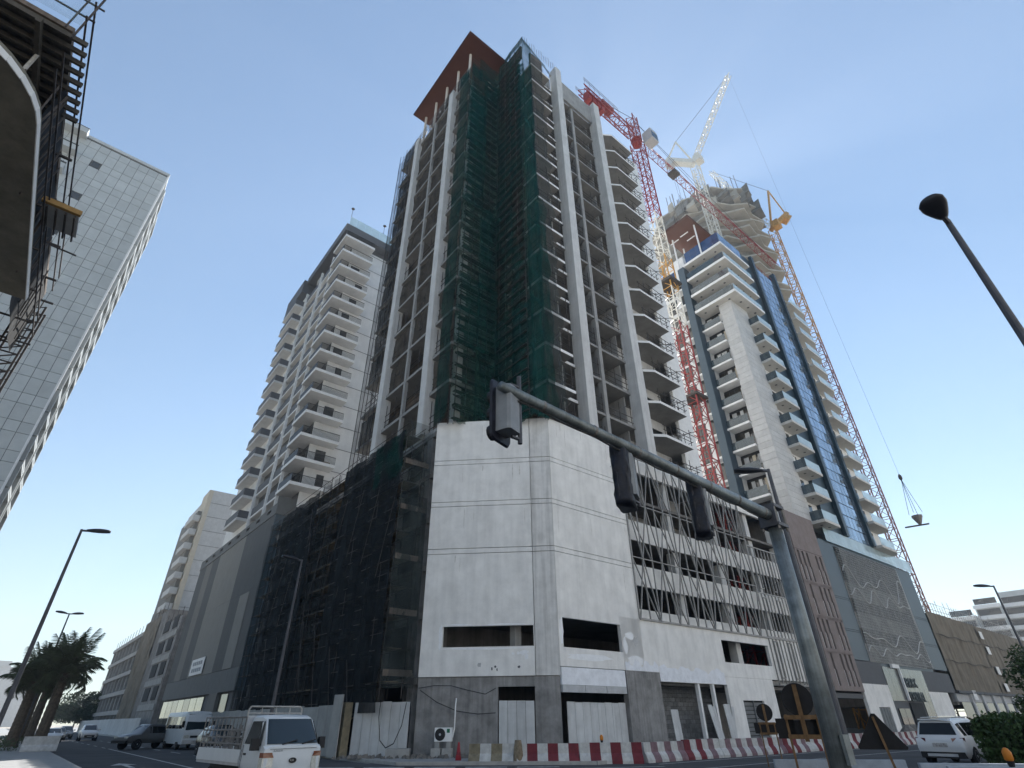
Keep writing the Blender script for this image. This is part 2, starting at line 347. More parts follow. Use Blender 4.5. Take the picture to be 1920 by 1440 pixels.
m.add([(5.6,36,.004),(5.85,36,.004),(5.85,38.6,.004),(6.3,38.6,.004),(5.72,40.4,.004),(5.1,38.6,.004),(5.6,38.6,.004)], [(0,1,2,3,4,5,6)])
for k in range(5): stripe((12.0+k*1.7,29.3-k*1.65),(13.4+k*1.7,28.0-k*1.65),.34)
for k in range(4): stripe((12.2+k*1.9,27.4-k*1.7),(13.6+k*1.9,26.1-k*1.7),.22)
stripe((24.5,19.2),(60,17.6),.15); stripe((22,16.4),(60,14.2),.13); stripe((15,23.2),(23.6,18.2),.2)
for k in range(10): stripe((20+k*6,10.5),(22.5+k*6,10.5),.13)
struct(m, 'road_markings', C['line'])

# ================================================================ corner tower under construction
T = thing('unfinished_tower', 'tall unfinished concrete corner tower with green netted recess and white podium', 'building', (22, 30))
PL, PR = (18.2, 31.0), (24.2, 25.2); CL = math.hypot(6, 5.8); CD = (6/CL, -5.8/CL)
def ch(s, off=0.0): return (PL[0]+CD[0]*s - .695*off, PL[1]+CD[1]*s - .719*off)
bands = [(3.97,11.03),(11.07,11.36),(11.40,14.24),(14.28,14.57),(14.61,17.35),(17.39,17.69),(17.73,20.85)]
for k, (z0, z1) in enumerate(bands):
    h = [(1.33,6.85,5.52,6.66)] if k == 0 else []
    M(T).wall(ch(0), ch(6.9), z0, z1, h, .22).obj('wall_panel', C['render'])
    M(T).wall(ch(6.94, .02), ch(8.33, .02), z0, z1, [], .22).obj('corner_panel', C['render_strip'])
    h = [(.35,5.7,5.46,7.1)] if k == 0 else []
    M(T).wall((24.22,25.2), (32.0,25.2), z0 if k else 4.44, z1, h, .22).obj('wall_panel', C['render'])
m = M(T); m.wall(ch(0,-.24), ch(8.3,-.24), 4.0, 20.5, [(1.2,7,5.4,6.8)], .1); m.wall((24.3,25.44), (32,25.44), 4.5, 20.5, [(.2,5.9,5.3,7.25)], .1); m.obj('backing_wall', C['render_strip'])
# filler and repairs smeared on the lower wall
def blob(fn, s0, z0, w, h, mm, seed):
    rr = random.Random(seed); n = 14; pts = []
    for k in range(n): a = 2*math.pi*k/n; r_ = rr.uniform(.7,1.15); pts.append((*fn(s0+w*r_*math.cos(a)), z0+h*r_*math.sin(a)))
    m = M(T); m.add(pts, [tuple(range(n))]); m.obj('filler_patch', C[mm])
fc = lambda s_: ch(s_, .004); fr2 = lambda s_: (24.22+s_, 25.196)
for k, (s_, z, w, h, mm) in enumerate(((5.6,5.12,.10,.08,'pale_patch'),(5.9,5.15,.08,.10,'pale_patch'),(6.25,5.18,.28,.14,'pale_patch'),(6.4,4.95,.12,.16,'pale_patch'),(3.6,4.55,.13,.13,'grey_patch'),(4.35,4.35,.05,.09,'charcoal'),(4.55,4.45,.07,.07,'charcoal'),(4.65,4.3,.04,.09,'charcoal'),(5.95,4.42,.08,.08,'charcoal'),(1.2,6.1,.14,.7,'pale_patch'),(4.0,5.42,2.9,.06,'pale_patch'),(2.2,6.75,.9,.05,'pale_patch'),(5.2,6.74,1.2,.05,'pale_patch'))): blob(fc, s_, z, w, h, mm, 300+k)
for k, (s_, z, w, h, mm) in enumerate(((.22,6.3,.16,.9,'pale_patch'),(6.0,5.9,.2,.5,'pale_patch'),(6.5,6.5,.5,.25,'pale_patch'),(7.1,6.2,.3,.3,'grey_patch'),(2.5,5.0,2.0,.2,'pale_patch'),(6.9,5.0,.9,.3,'pale_patch'),(6.6,18.7,.05,.05,'charcoal'))): blob(fr2, s_, z, w, h, mm, 330+k)
rr = random.Random(88)
for k in range(22):                     # dirt runs below the joints
    z1_ = rr.choice((17.36,14.24,11.04,20.8)); ln_ = rr.uniform(.5,2.2); w_ = rr.uniform(.015,.04); s_ = rr.uniform(.3,6.6) if k % 2 else rr.uniform(.3,7.5); fn = fc if k % 2 else fr2
    blob(fn, s_, z1_-.06-ln_/2, w_, ln_/2*.85, 'drip', 400+k)
# lower storey
m = M(T); m.wall(ch(0,-.1), ch(4.72,-.1), 0, 3.95, [], .2); m.wall(ch(4.72,-.1), ch(6.84,-.1), 3.43, 3.95, [], .2); m.obj('ground_wall', C['rough'])
M(T).prism([ch(6.84,-.06), ch(8.3,-.06), (24.6,26.2), (23.4,26.4)], 0, 3.95).obj('corner_column', C['rough'])
M(T).wall((24.28,25.17), (29.85,25.17), 3.5, 4.4, [], .25).obj('plaster_band', C['patch'])
for k in range(3): M(T).wall((24.3+k*1.86,25.16), (26.12+k*1.86,25.16), 3.12, 3.49, [], .2).obj('fascia_board', C['board'])
M(T).wall((29.9,25.12), (33.3,25.12), 0, 4.42, [], .4).obj('bare_pillar', C['rough'])
m = M(T); m.wall((29.9,25.2), (56.2,25.2), 4.44, 7.62, [(11.9,19.0,5.44,7.0)], .25); m.wall((33.45,25.2), (41.4,25.2), 3.9, 4.43, [], .25); m.wall((41.4,25.2), (48.3,25.2), 0, 4.43, [(1.82,4.85,0,2.92)], .25); m.obj('podium_wall', C['render'])
for x0, x1, zz in ((30.0,33.4,(4.44,4.9)),(33.45,41.3,(3.92,4.75))):     # smeared patches of fresh plaster
    pts = []; n = 26; rnd = random.Random(int(x0))
    top = [(x0+(x1-x0)*i/n, 25.19, zz[1]+rnd.uniform(-.14,.14)+.12*math.sin(i*.9)) for i in range(n+1)]
    m = M(T); m.add(top+[(x0+(x1-x0)*i/n, 25.19, zz[0]) for i in range(n+1)], [(n+1+i,n+2+i,i+1,i) for i in range(n)]); m.obj('plaster_patch', C['patch'])
for x in (37.7, 39.55): M(T).box(x,x+.22,25.25,25.5,0,3.89).obj('opening_post', C['white'])
bl = M().box(0,.58,0,.2,0,.255).mesh('concrete_block', C['blockwork'])
for r in range(15):
    for c_ in range(15): 
        x = 33.3+c_*.6-(.3 if r % 2 else 0)
        if x < 41.8 and (r < 14): put('concrete_block', bl, T, (x-22, 27.2-30, .12+r*.27))
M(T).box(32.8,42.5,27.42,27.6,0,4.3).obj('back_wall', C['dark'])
m = M(T)
for k in range(10): m.box(43.25+.02,46.2,25.28,25.34,.15+k*.27,.36+k*.27)
m.obj('louvre_door', C['louvre']); M(T).box(43.2,46.25,25.36,25.42,0,2.93).obj('door_backing', C['dark'])
M(T).box(44.65,44.75,25.22,25.27,0,2.92).obj('door_mullion', C['louvre'])
m = M(T); m.wall((48.3,31), (57,31), 0, 4.4, [], .2); m.obj('passage_wall', C['concrete'])
m = M(T); m.box(48.32,57,25.5,31,4.05,4.4); m.obj('passage_soffit', C['concrete'])
# the dark inside of the podium
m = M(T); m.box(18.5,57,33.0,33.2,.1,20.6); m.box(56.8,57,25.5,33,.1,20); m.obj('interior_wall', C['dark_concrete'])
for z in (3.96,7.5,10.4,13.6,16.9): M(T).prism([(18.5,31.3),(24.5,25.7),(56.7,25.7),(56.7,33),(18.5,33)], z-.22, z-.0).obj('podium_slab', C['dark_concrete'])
M(T).prism([(18.4,31.2),(24.3,25.5),(32,25.5),(32,26.2),(57,26.2),(57,46),(18.4,46)], 20.42, 20.7).obj('podium_roof', C['concrete'])
M(T).box(20.2,20.7,32,32.6,.1,20).obj('column', C['concrete']); M(T).box(24.9,25.5,26.6,27.2,.1,20).obj('column', C['concrete']); M(T).box(22.8,23.3,27.6,28.1,4.2,7.4).obj('column', C['concrete'])
for x in (38.5, 45.2, 51.6): M(T).box(x,x+.7,26.0,26.7,4,20.4).obj('column', C['pilaster'])
# parking storeys behind the lattice
for z0, z1 in ((13.4,14.95),(10.05,11.55),(7.64,8.42)): M(T).box(32.05,57,25.62,25.82,z0,z1).obj('spandrel', C['render'])
M(T).box(32.0,56.3,25.6,25.85,19.3,20.75).obj('parapet', C['render'])
for x0, x1 in ((34.0,38.5),(41.0,44.0)): M(T).box(x0,x1,28.2,28.4,14.9,19.4).obj('partition', C['concrete'])
def lattice_bar(p, q, w=.085, d=.09): M(T).bar(p, q, w, d, side=(0,1,0)).obj('lattice_bar', C['lattice'])
x0, x1, zb, zt, yl = 32.05, 49.2, 7.66, 20.3, 25.14
M(T).bar((x0,yl,zb),(56.0,yl,zb-.0),.12,.12).obj('lattice_rail', C['lattice']); M(T).bar((x0,yl,zt),(56.2,yl,zt),.1,.1).obj('lattice_rail', C['lattice']); M(T).bar((x0-.05,yl,zb),(x0-.05,yl,zt),.1,.1).obj('lattice_rail', C['lattice'])
n = 15; dx = (x1-x0)/n
for i in range(1, n+1): lattice_bar((x0+i*dx,yl,zb),(x0+i*dx,yl,zt), .065)
for z in (11.9,16.1): lattice_bar((x0,yl-.02,z),(x1,yl-.02,z), .06)
zs = [zb,11.9,16.1,zt]
for k in range(3):
    for i in range(-2, n, 2):
        o_ = i + (k % 2)
        for sgn in (1,-1):
            a = o_ if sgn > 0 else o_+2; b = o_+1
            for (i0, z0, i1, z1) in ((a, zs[k], b, zs[k+1]),):
                if 0 <= i0 <= n and 0 <= i1 <= n: lattice_bar((x0+i0*dx,yl-.05,z0),(x0+i1*dx,yl-.05,z1), .06)
for k in range(3):
    for i in range(0, n, 3):
        if i+2 <= n: lattice_bar((x0+(i+2)*dx,yl+.05,zs[k]),(x0+i*dx,yl+.05,zs[k+1]), .05)
xs = [49.3+k*.62 for k in range(12)]
for k, x in enumerate(xs):
    if k % 4 in (1,2): 
        for z0, z1 in ((4.6,7.4),(8.3,11.0),(11.8,14.6)): lattice_bar((x,yl-.06,z0),(x,yl-.06,z1), .075)
    lattice_bar((x,yl,4.1),(x,yl,15.6 if k else 16.2), .075)
for k in range(1,11,4):
    for z in (4.6,7.4,8.3,11.0,11.8,14.6): lattice_bar((xs[k],yl-.06,z),(xs[k+1],yl-.06,z), .075)
for z in (4.12,7.75,11.4,15.6): lattice_bar((49.25,yl-.02,z),(56.1,yl-.02,z), .1)
# ---- tower storeys
ZL = [20.75+3.665*i for i in range(15)]
PR_FULL = [(24.4,25.2),(27.5,25.2),(27.5,26.2),(37.3,26.2),(38.5,26.2),(39.7,25.4),(44.1,25.4),(44.1,26.6),(46.6,26.6),(46.6,46.6),(18.4,46.6),(18.4,30.0),(20.6,30.0),(20.6,30.9),(22.9,30.9),(22.9,29.0),(24.4,29.0)]
PR_TOP = PR_FULL[:9]+[(46.6,40.0),(22.9,40.0),(22.9,29.0),(24.4,29.0)]
sl = M(o=(22,30,0)).prism(PR_FULL, -.24, 0).mesh('floor_slab', C['slab'])
for i in range(1, 14): put('floor_slab', sl, T, (0,0,ZL[i]))
M(T).prism(PR_TOP, ZL[14]-.3, ZL[14]).obj('roof_slab', C['slab'])
M(T).box(25.2,43.6,31,45,20.6,72).obj('core', C['dark_concrete'])
M(T).box(20.2,25.3,34,45,20.6,67.9).obj('core', C['brownwall'])
for x, zt, w_ in ((28.9,76.9,1.0), (36.25,76.3,1.12)): M(T).box(x,x+w_,25.2,26.4,20.7,zt).obj('pilaster', C['pilaster'])
for y in (32.9, 41.3): M(T).box(18.0,19.0,y+.1,y+1.0,20.7,69.6).obj('pilaster', C['pilaster'])
M(T).box(32.2,32.62,26.12,26.7,20.7,72.3).obj('mullion_column', C['concrete']); M(T).box(18.3,18.6,37.4,37.75,20.7,68.4).obj('mullion_column', C['concrete'])
M(T).box(30.0,36.1,25.75,26.05,71.7,75.7).obj('roof_wall', C['concrete']); M(T).box(37.4,46.6,27.4,27.7,72.1,73.3).obj('roof_wall', C['concrete']); M(T).box(28.74,36.2,26.06,26.3,75.7,76.0).obj('roof_beam', C['concrete'])
M(T).box(26.5,28.74,26.3,26.6,72.1,74.6).obj('roof_wall', C['concrete']); M(T).box(24.5,26.5,25.4,25.7,72.1,75.2).obj('roof_wall', C['brownwall']); M(T).box(22.95,23.2,25.5,31,72.1,75).obj('roof_wall', C['brownwall'])
M(T).box(44.1,46.65,26.5,26.9,20.4,72.6).obj('end_wall', C['white']); M(T).box(46.4,46.66,26.9,45,20.4,72.6).obj('end_wall', C['white'])
pm = M().box(0,.14,0,4.4,0,3.4).mesh('partition_wall', C['concrete']); pm2 = M().box(0,.14,0,3.6,0,3.4).mesh('partition_wall', C['concrete'])
bw = M().wall((0,0),(6.6,0),0,3.42,[(1.0,2.2,0,2.3),(3.4,5.8,.2,2.4)],.15).mesh('balcony_wall', C['pilaster'])
bw2 = M().wall((0,0),(6.1,0),0,3.42,[(.5,1.5,0,2.3),(3.6,5.2,0,2.3)],.15).mesh('room_wall', C['concrete'])
gp = M().box(.0,2.4,0,.05,.2,2.4).mesh('window_glass', C['glass'])
for i in range(0, 14):
    z = ZL[i]; b_ = (-22,-30,0)
    put('partition_wall', pm, T, (32.35-22,26.75-30,z)); put('partition_wall', pm2, T, (35.9-22,26.8-30,z))
    put('room_wall', bw2, T, (30-22,30.2-30,z)); w_ = put('balcony_wall', bw, T, (37.4-22,28.0-30,z)); put('window_glass', gp, w_, (3.4,.1,0))
    put('partition_wall', pm2, T, (27.55-22,26.6-30,z))
M(T).box(24.3,28,30,30.2,20.7,72).obj('room_backing', C['brownwall'])
rnd = random.Random(77)
for k in range(46):      # pallets and stacked materials left on the floors
    i = rnd.randrange(0,14); (x, y) = rnd.choice(((30.6,27.0),(33.4,27.2),(34.6,27.4),(40.5,26.2),(42.4,26.4),(25.2,26.0),(26.4,26.2),(19.2,35.4),(19.2,39.4))); w = rnd.uniform(.35,.7); h = rnd.uniform(.4,1.3)
    M(T).box(x,x+w,y,y+w,ZL[i]+.02,ZL[i]+h).obj('material_stack', C[rnd.choice(('timber','blockwork','hoard','concrete','brownwall'))])
# corner balcony slab edges: white stands in for light on the bare concrete
se = M(o=(22,30,0)); se.box(24.38,27.52,25.16,25.2,-.25,.02); se.box(24.34,24.38,25.16,27.6,-.25,.02); se.box(27.0,28.74,26.16,26.2,-.25,.02); se = se.mesh('slab_edge', C['white'])
se2 = M(o=(22,30,0)); se2.box(18.34,18.4,29.96,32.85,-.26,.02); se2.box(18.4,20.5,29.94,30,-.26,.02); se2.box(18.34,18.4,34.1,41.25,-.25,.02); se2.box(18.34,18.4,42.5,46.6,-.25,.02); se2 = se2.mesh('slab_edge', C['slab'])
se3 = M(o=(22,30,0))
zz_ = [(37.4,26.2),(38.5,26.2),(39.7,25.4),(44.1,25.4)]
for a, b in zip(zz_, zz_[1:]): se3.wall((a[0],a[1]-.03),(b[0],b[1]-.03),-.26,.02,[],.03)
se3 = se3.mesh('slab_edge', C['white'])  # balcony edges coloured white as lit concrete
for i in range(1,15):
    put('slab_edge', se, T, (0,0,ZL[i])); put('slab_edge', se3, T, (0,0,ZL[i]))
    if i < 14: put('slab_edge', se2, T, (0,0,ZL[i]))
M(T).box(19.0,19.6,30.1,30.7,20.7,68.4).obj('corner_column', C['pilaster']); M(T).box(24.6,25.1,25.5,26,20.7,72).obj('corner_column', C['brownwall'])
# tubes of the storey scaffolds: too thin to pick apart
m = M(T); rnd = random.Random(3); r = .032
def rail(P0, P1, z, h=2.3, step=1.25, lv=(.45,1.0,1.6), over=.25):
    a = Vector((*P0, z)); b = Vector((*P1, z)); L = (b-a).length; d = (b-a)/L; k = max(1, int(L/step))
    for i in range(k+1):
        p = a+d*(L*i/k)+Vector((0,0,0)); m.tube(p, p+Vector((0,0,h+rnd.uniform(-.3,.5))), r)
    for q in lv:
        if rnd.random() < .9: m.tube(a-d*over+Vector((0,0,q+rnd.uniform(-.1,.1))), b+d*over+Vector((0,0,q+rnd.uniform(-.1,.1))), r*.9)
    if rnd.random() < .6: m.tube(a+d*rnd.uniform(0,L*.5)+Vector((0,0,.1)), a+d*rnd.uniform(L*.5,L)+Vector((0,0,h)), r)
for i in range(0, 14):
    z = ZL[i]
    rail((30.2,26.35),(32.1,26.35),z); rail((32.8,26.35),(36.0,26.35),z); rail((37.6,26.4),(38.4,26.3),z,1.4,.7); rail((39.8,25.5),(44.0,25.5),z,1.5,1.05,(.5,1.05))
    rail((44.0,25.5),(44.0,26.5),z,1.2,.6); rail((24.6,25.4),(27.4,25.4),z,2.6,1.2); rail((27.6,26.4),(28.7,26.4),z,2.6); rail((24.55,25.4),(24.55,29),z,3,1.2)
    rail((18.6,34.2),(18.6,37.4),z,2.6,1.2); rail((18.6,37.8),(18.6,41.2),z,2.6,1.2); rail((18.6,30.2),(18.6,32.8),z,2.8,1.0); rail((18.6,42.6),(18.6,46.4),z,2.9,1.0)
    m.tube((40.5,25.0,z+1.0),(45.2,25.2,z+1.1),r); m.tube((41,25.6,z+.2),(44.8,25.0,z+1.8),r)
for zz in range(21, 75, 1):
    for (P0, P1) in (((18.6,29.75),(22.6,29.75)),((22.75,29.6),(22.75,25.4)),((18.8,29.95),(22.6,30.3))):
        if zz > 73 and P0[0] < 19: continue
        m.tube((*P0,zz+rnd.uniform(-.1,.1)),(*P1,zz+rnd.uniform(-.1,.1)),.04 if zz % 2 else .055)
for k in range(5):
    for (x, y, zt) in ((18.8+k*.95,29.7,70),(22.7,25.5+k*.95,75.6),(18.7+k*.95,30.35,70),(18.0,43+k*.95,70.5+rnd.uniform(-1,1))): m.tube((x,y,20.7),(x,y,zt),.04)
for k in range(26): 
    z = 21+k*1.9; m.tube((18.8,29.7,z),(22.5,29.7,z+1.8) if k % 2 else (22.5,29.7,z-.2),.035); m.tube((22.7,25.5,z+1.8),(22.7,29.5,z),.035)
m.obj('scaffold_tubes', C['darksteel'], kind='stuff')
m = M(T)
for i in range(0, 14):
    z = ZL[i]
    for k in range(3): m.box(18.7,22.5,29.55,29.95,z+.2+k*1.2,z+.25+k*1.2); m.box(22.5,22.9,25.5,29.5,z+.4+k*1.2,z+.45+k*1.2)
m.obj('scaffold_boards', C['darksteel'], kind='stuff')
# nets
def net_face(P0, P1, z0, z1, step, cols, kinds_, seed, amp=.12):
    """overlapping lengths of net tied on one above the other"""
    rr = random.Random(seed); z = z0; k = 0
    while z < z1-.5:
        h = min(step*rr.uniform(.75,1.2), z1-z)
        for c_ in range(cols):
            f0, f1 = c_/cols-.02, (c_+1)/cols+.02+rr.uniform(0,.04); q = rr.uniform(-.05,.05)
            a = (P0[0]+(P1[0]-P0[0])*f0+q, P0[1]+(P1[1]-P0[1])*f0+q); b = (P0[0]+(P1[0]-P0[0])*f1+q, P0[1]+(P1[1]-P0[1])*f1+q)
            M(T).sheet(a, b, z-.3, z+h+.25, max(6,int(24/cols)), max(4,int(h*1.6)), amp*rr.uniform(.7,1.6), seed*100+k, edge=.06, sag=.22).obj('debris_net', C[rr.choice(kinds_)]); k += 1
        z += h
net_face((18.25,29.45),(22.8,29.45),20.8,69.2,9,2,('net','net','net2','net3'),1)
net_face((19.6,29.45),(22.8,29.45),69.2,73.6,6,1,('net',),12); net_face((18.4,29.45),(19.9,29.45),69.2,71.2,6,1,('net',),13)
net_face((22.62,29.5),(22.62,24.95),20.8,75.4,9,2,('net','net','net','net3','net2'),2)
net_face((17.92,31.1),(17.92,29.4),20.8,69,12,1,('net','net2'),3)
net_face((22.65,24.95),(24.1,24.95),20.8,75.2,13,1,('net2','net2','net'),4)
M(T).sheet((23.9,24.9),(26.0,24.98),20.8,73.2,14,90,.16,5,edge=.35).obj('debris_net', C['greynet'])
M(T).sheet((24.1,24.98),(25.0,24.98),20.8,46,8,40,.12,15,edge=.2).obj('debris_net', C['net'])
M(T).sheet((23.0,25.0),(28.4,25.9),75.0,76.0,10,3,.06,6).obj('debris_net', C['net']); M(T).sheet((22.8,29.5),(22.9,25.0),75.2,76.4,10,3,.08,7).obj('debris_net', C['net2'])
for k, (a, b) in enumerate(((41.25,37.8),(37.35,34.15),(46.6,42.6),(32.85,30.2))):
    for i in range(14):
        if rnd.random() < (.86 if i > 2 and k < 3 else .35): M(T).sheet((18.52,a),(18.52,b),ZL[i]+.02,ZL[i]+3.3-rnd.uniform(0,.25),9,7,.13,40+k*20+i).obj('hanging_cloth', C['hessian'])
M(T).sheet((18.0,46.9),(18.0,42.7),21,69.6,10,60,.06,9).obj('debris_net', C['darknet2'])
# canopy
M(T).prism([(17.2,28.5),(24.2,28.5),(24.2,42.4),(17.2,42.4)], 75.35, 75.5).obj('canopy_soffit', C['redbrown'])
M(T).prism([(17.1,28.4),(24.3,28.4),(24.3,42.5),(17.1,42.5)], 75.505, 75.75).obj('canopy_edge', C['canopyedge'])
for k in range(5): M(T).tube((18.75,30.6+k*2.75,68.4),(18.75,30.6+k*2.75,75.34),.17,10).obj('canopy_post', C['offwhite'])
for k in range(3): M(T).tube((22.6,31.6+k*4.4,68.4),(22.6,31.6+k*4.4,75.34),.17,10).obj('canopy_post', C['offwhite'])
for k in range(4):
    M(T).box(18.45,18.75,31.6+k*2.6,31.85+k*2.6,70.2,70.5).obj('site_lamp', C['white'])
m = M(T)
for k in range(9): m.tube((18.2,30.2+k*1.6,68.4),(18.2,30.2+k*1.6,70.6),.04)
for z in (69.2,69.9,70.5): m.tube((18.2,30,z),(18.2,46,z),.035)
for k in range(6): m.tube((18.0,35+k*1.5,68.0),(18.8,36.4+k*1.5,71.2),.05)
for k in range(14): m.tube((22.9+k*.42,25.1,75),(22.9+k*.42,25.1,76.6+.3*(k % 3)),.03)
m.tube((22.8,25.1,76.2),(28.5,26.0,75.8),.03); m.tube((22.8,25.1,76.2),(22.9,29.6,76.2),.03); m.tube((37,27.4,74.3),(46.5,27.4,74.3),.03); m.tube((28.9,26.3,77.2),(36,26.3,76.6),.025)
m.obj('roof_tubes', C['steel'], kind='stuff')
# ================================================================ unseen pale blocks across the junction, added to bounce sunlight onto the podium
for (p0, p1, h) in (((190,-52),(-14,-52),58),((-60,-52),(-60,8),46)):
    L = math.hypot(p1[0]-p0[0], p1[1]-p0[1]); n = int(L/6)
    m = M(); m.wall(p0, p1, 0, h, [(i*6+2,i*6+4,3+j*3.6,4.9+j*3.6) for i in range(n) for j in range(int((h-4)/3.6))], .4); o = struct(m, 'bounce_front_opposite', C['white'])
    d = Vector((p1[0]-p0[0], p1[1]-p0[1])).normalized(); q = Vector((-d.y, d.x))*.45
    m = M(); m.wall((p0[0]+q.x,p0[1]+q.y),(p1[0]+q.x,p1[1]+q.y),0,h-.2,[],12); struct(m, 'bounce_front_opposite_core', C['charcoal'])
# left flank of the podium behind the street scaffold
for z in (3.96,7.5,10.4,13.6,16.9,20.2): M(T).box(18.2,19.0,31.2,66,z-.35,z).obj('podium_beam', C['dark_concrete'])
for k in range(8): M(T).box(18.25,18.85,31.6+k*4.6,32.3+k*4.6,.1,20).obj('column', C['rough'])
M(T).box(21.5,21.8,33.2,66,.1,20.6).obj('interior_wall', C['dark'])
M(T).box(18.2,26,46.7,66.5,20.2,20.5).obj('podium_roof', C['dark_concrete'])
# ---- street scaffold with black netting
S = thing('street_scaffold', 'tall tube scaffold wrapped in black netting along the left street front', 'scaffold', (16.6,46))
m = M(S); rnd = random.Random(11); ys = [31.6+k*1.7 for k in range(18)]
for y in ys:
    for x in (16.1,17.5): m.tube((x,y,.1 if y > 34 else 2.9),(x,y,19.7+rnd.uniform(-.3,.9)),.035)
for k in range(11):
    z = 1.9+k*1.75; ya = 31.4 if k else 34.6
    for x in (16.05,17.5): m.tube((x,ya,z),(x,60.7,z),.03); m.tube((x,ya,z+.9),(x,60.7,z+.9),.025)
    for y in ys:
        if y > ya: m.tube((16,y,z+.03),(17.9,y,z+.03),.03)
for k in range(9): m.tube((16.0,34.6+k*2.8,.3),(16.0,37.4+k*2.8,8),.03); m.tube((16.0,34+k*3,9),(16.0,31.6+k*3,17),.03)
for k in range(6): m.tube((15.95,44+k*.8,3+k*2.5),(15.95,44.6+k*.8,6+k*2.5),.03)
m.obj('scaffold_tubes', C['darksteel'], kind='stuff')
m = M(S)
for k in range(11):
    z = 1.95+k*1.75
    m.box(16.3,17.3,31.7 if k else 34.8,60.4,z,z+.05)
m.obj('scaffold_boards', C['timber'], kind='stuff')
nets = [((16.02,60.7),(16.02,57.8),'darknet2'),((16.0,57.6),(16.0,47.2),'darknet'),((16.0,47.2),(16.0,44.9),'darknet2'),((15.98,44.2),(15.98,42.6),'darknet2'),((16.0,41.8),(16.0,31.7),'darknet')]
for k, (a, b, mm) in enumerate(nets): M(S).sheet(a, b, 2.2 if k != 2 else 2.2, 19.9, max(6,int(abs(a[1]-b[1])*2.5)), 26, .14, 60+k).obj('debris_net', C[mm])
M(S).sheet((16.0,31.5),(18.1,31.3),3.4,20.6,8,26,.10,70).obj('debris_net', C['greynet']); M(S).sheet((16.05,31.55),(18.1,31.35),4.2,15,8,20,.1,72).obj('debris_net', C['darknet2'])
M(S).sheet((15.98,36),(15.98,31.6),16.5,19.9,10,6,.1,71).obj('debris_net', C['net'])
for k in range(5): M(S).box(16.1,18.0,31.42,31.5,4.0+k*3.3,4.35+k*3.3).obj('toe_board', C['brownwall'])
# ---- hoardings
def hoarding(a, b, n, h, mtl, label, jit=.05, z0=.12):
    t = thing('site_hoarding', label, 'hoarding', (a[0], a[1], z0)); d = Vector((b[0]-a[0], b[1]-a[1])); L = d.length; d /= L; w = L/n; rr = random.Random(int(a[0]*10+a[1]))
    me = M().wall((0,0),(w-.02,0),0,h,[],.05).mesh('panel', mtl); ang = math.atan2(d.y, d.x)
    for k in range(n): put('panel', me, t, (d.x*w*k, d.y*w*k, rr.uniform(-jit,jit)), ang)
    m = M(); 
    for z in (.5,h-.4): m.bar((d.x*.1-d.y*.09,d.y*.1+d.x*.09,z),(d.x*(L-.1)-d.y*.09,d.y*(L-.1)+d.x*.09,z),.05,.08)
    m.obj('rail', C['steel'], t); return t
hoarding((15.85,33.95),(17.95,31.25),6,2.62,C['hoard'],'white panel hoarding with hanging hose between scaffold and bare wall',.03)
hoarding((14.9,62),(15.05,34.9),22,2.5,C['hoardgrey'],'long grey hoarding behind the small white truck',.05)
m = M(); m.wall((14.95,35.0),(15.1,34.1),.1,3.15,[],.06); tag(m.obj('tall_hoarding_panel', C['hoardgrey']), 'single taller grey panel standing up from the hoarding', 'hoarding')
m = M(); m.box(15.3,15.75,34.05,34.5,.1,2.75); tag(m.obj('brown_post', C['barolive']), 'brown board post between grey and white hoardings', 'post')
hoarding(ch(4.78,-.02),ch(6.8,-.02),4,2.6,C['hoard'],'white boards filling the bay left of the bare corner column',.02)
hoarding((24.75,25.35),(29.8,25.35),8,2.52,C['hoard'],'white boards filling the bay right of the bare corner column',.03)
m = M(); m.path([(16.6,32.2,3.9),(16.6,32.3,2),(16.75,32.2,.9),(17.0,31.9,.55),(17.3,31.6,.75),(17.55,31.3,1.6),(17.65,31.15,2.7)], .025, 6); tag(m.obj('hanging_hose', C['cable']), 'dark hose looping down in front of the white hoarding', 'hose')
m = M(); pts = [ch(.1,.12)+(3.4,)]+[ch(s_,.12)+(3.4-.0*s_+.25*math.sin(s_*1.1)-.1,) for s_ in (1,2,3,4)]+[ch(4.6,.12)+(3.35,)]; m.path(pts, .02, 5)
m.path([ch(.2,.12)+(3.3,), ch(1.2,.14)+(2.7,), ch(2.4,.14)+(2.25,), ch(3.6,.14)+(2.1,), ch(4.6,.14)+(2.15,)], .02, 5); tag(m.obj('loose_cable', C['cable']), 'loose black cable sagging across the bare ground-floor wall', 'cable')
# ================================================================ neighbouring glass and stone tower with the sign
P_ = thing('apartment_tower', 'finished apartment tower with stone pier, slate podium and blue glass strip', 'building', (64,28))
bm = M(P_); bm.box(66.9,90,25.8,40,21,64.2); bm.box(64.0,66.9,27.2,38,21,64.2); bm.obj('tower_wall', C['cream'])
M(P_).box(57.2,95,26.5,44,4,20.9).obj('podium_core', C['charcoal'])
M(P_).box(56.35,58.3,25.0,26.4,3.9,20.8).obj('white_strip', C['render'])
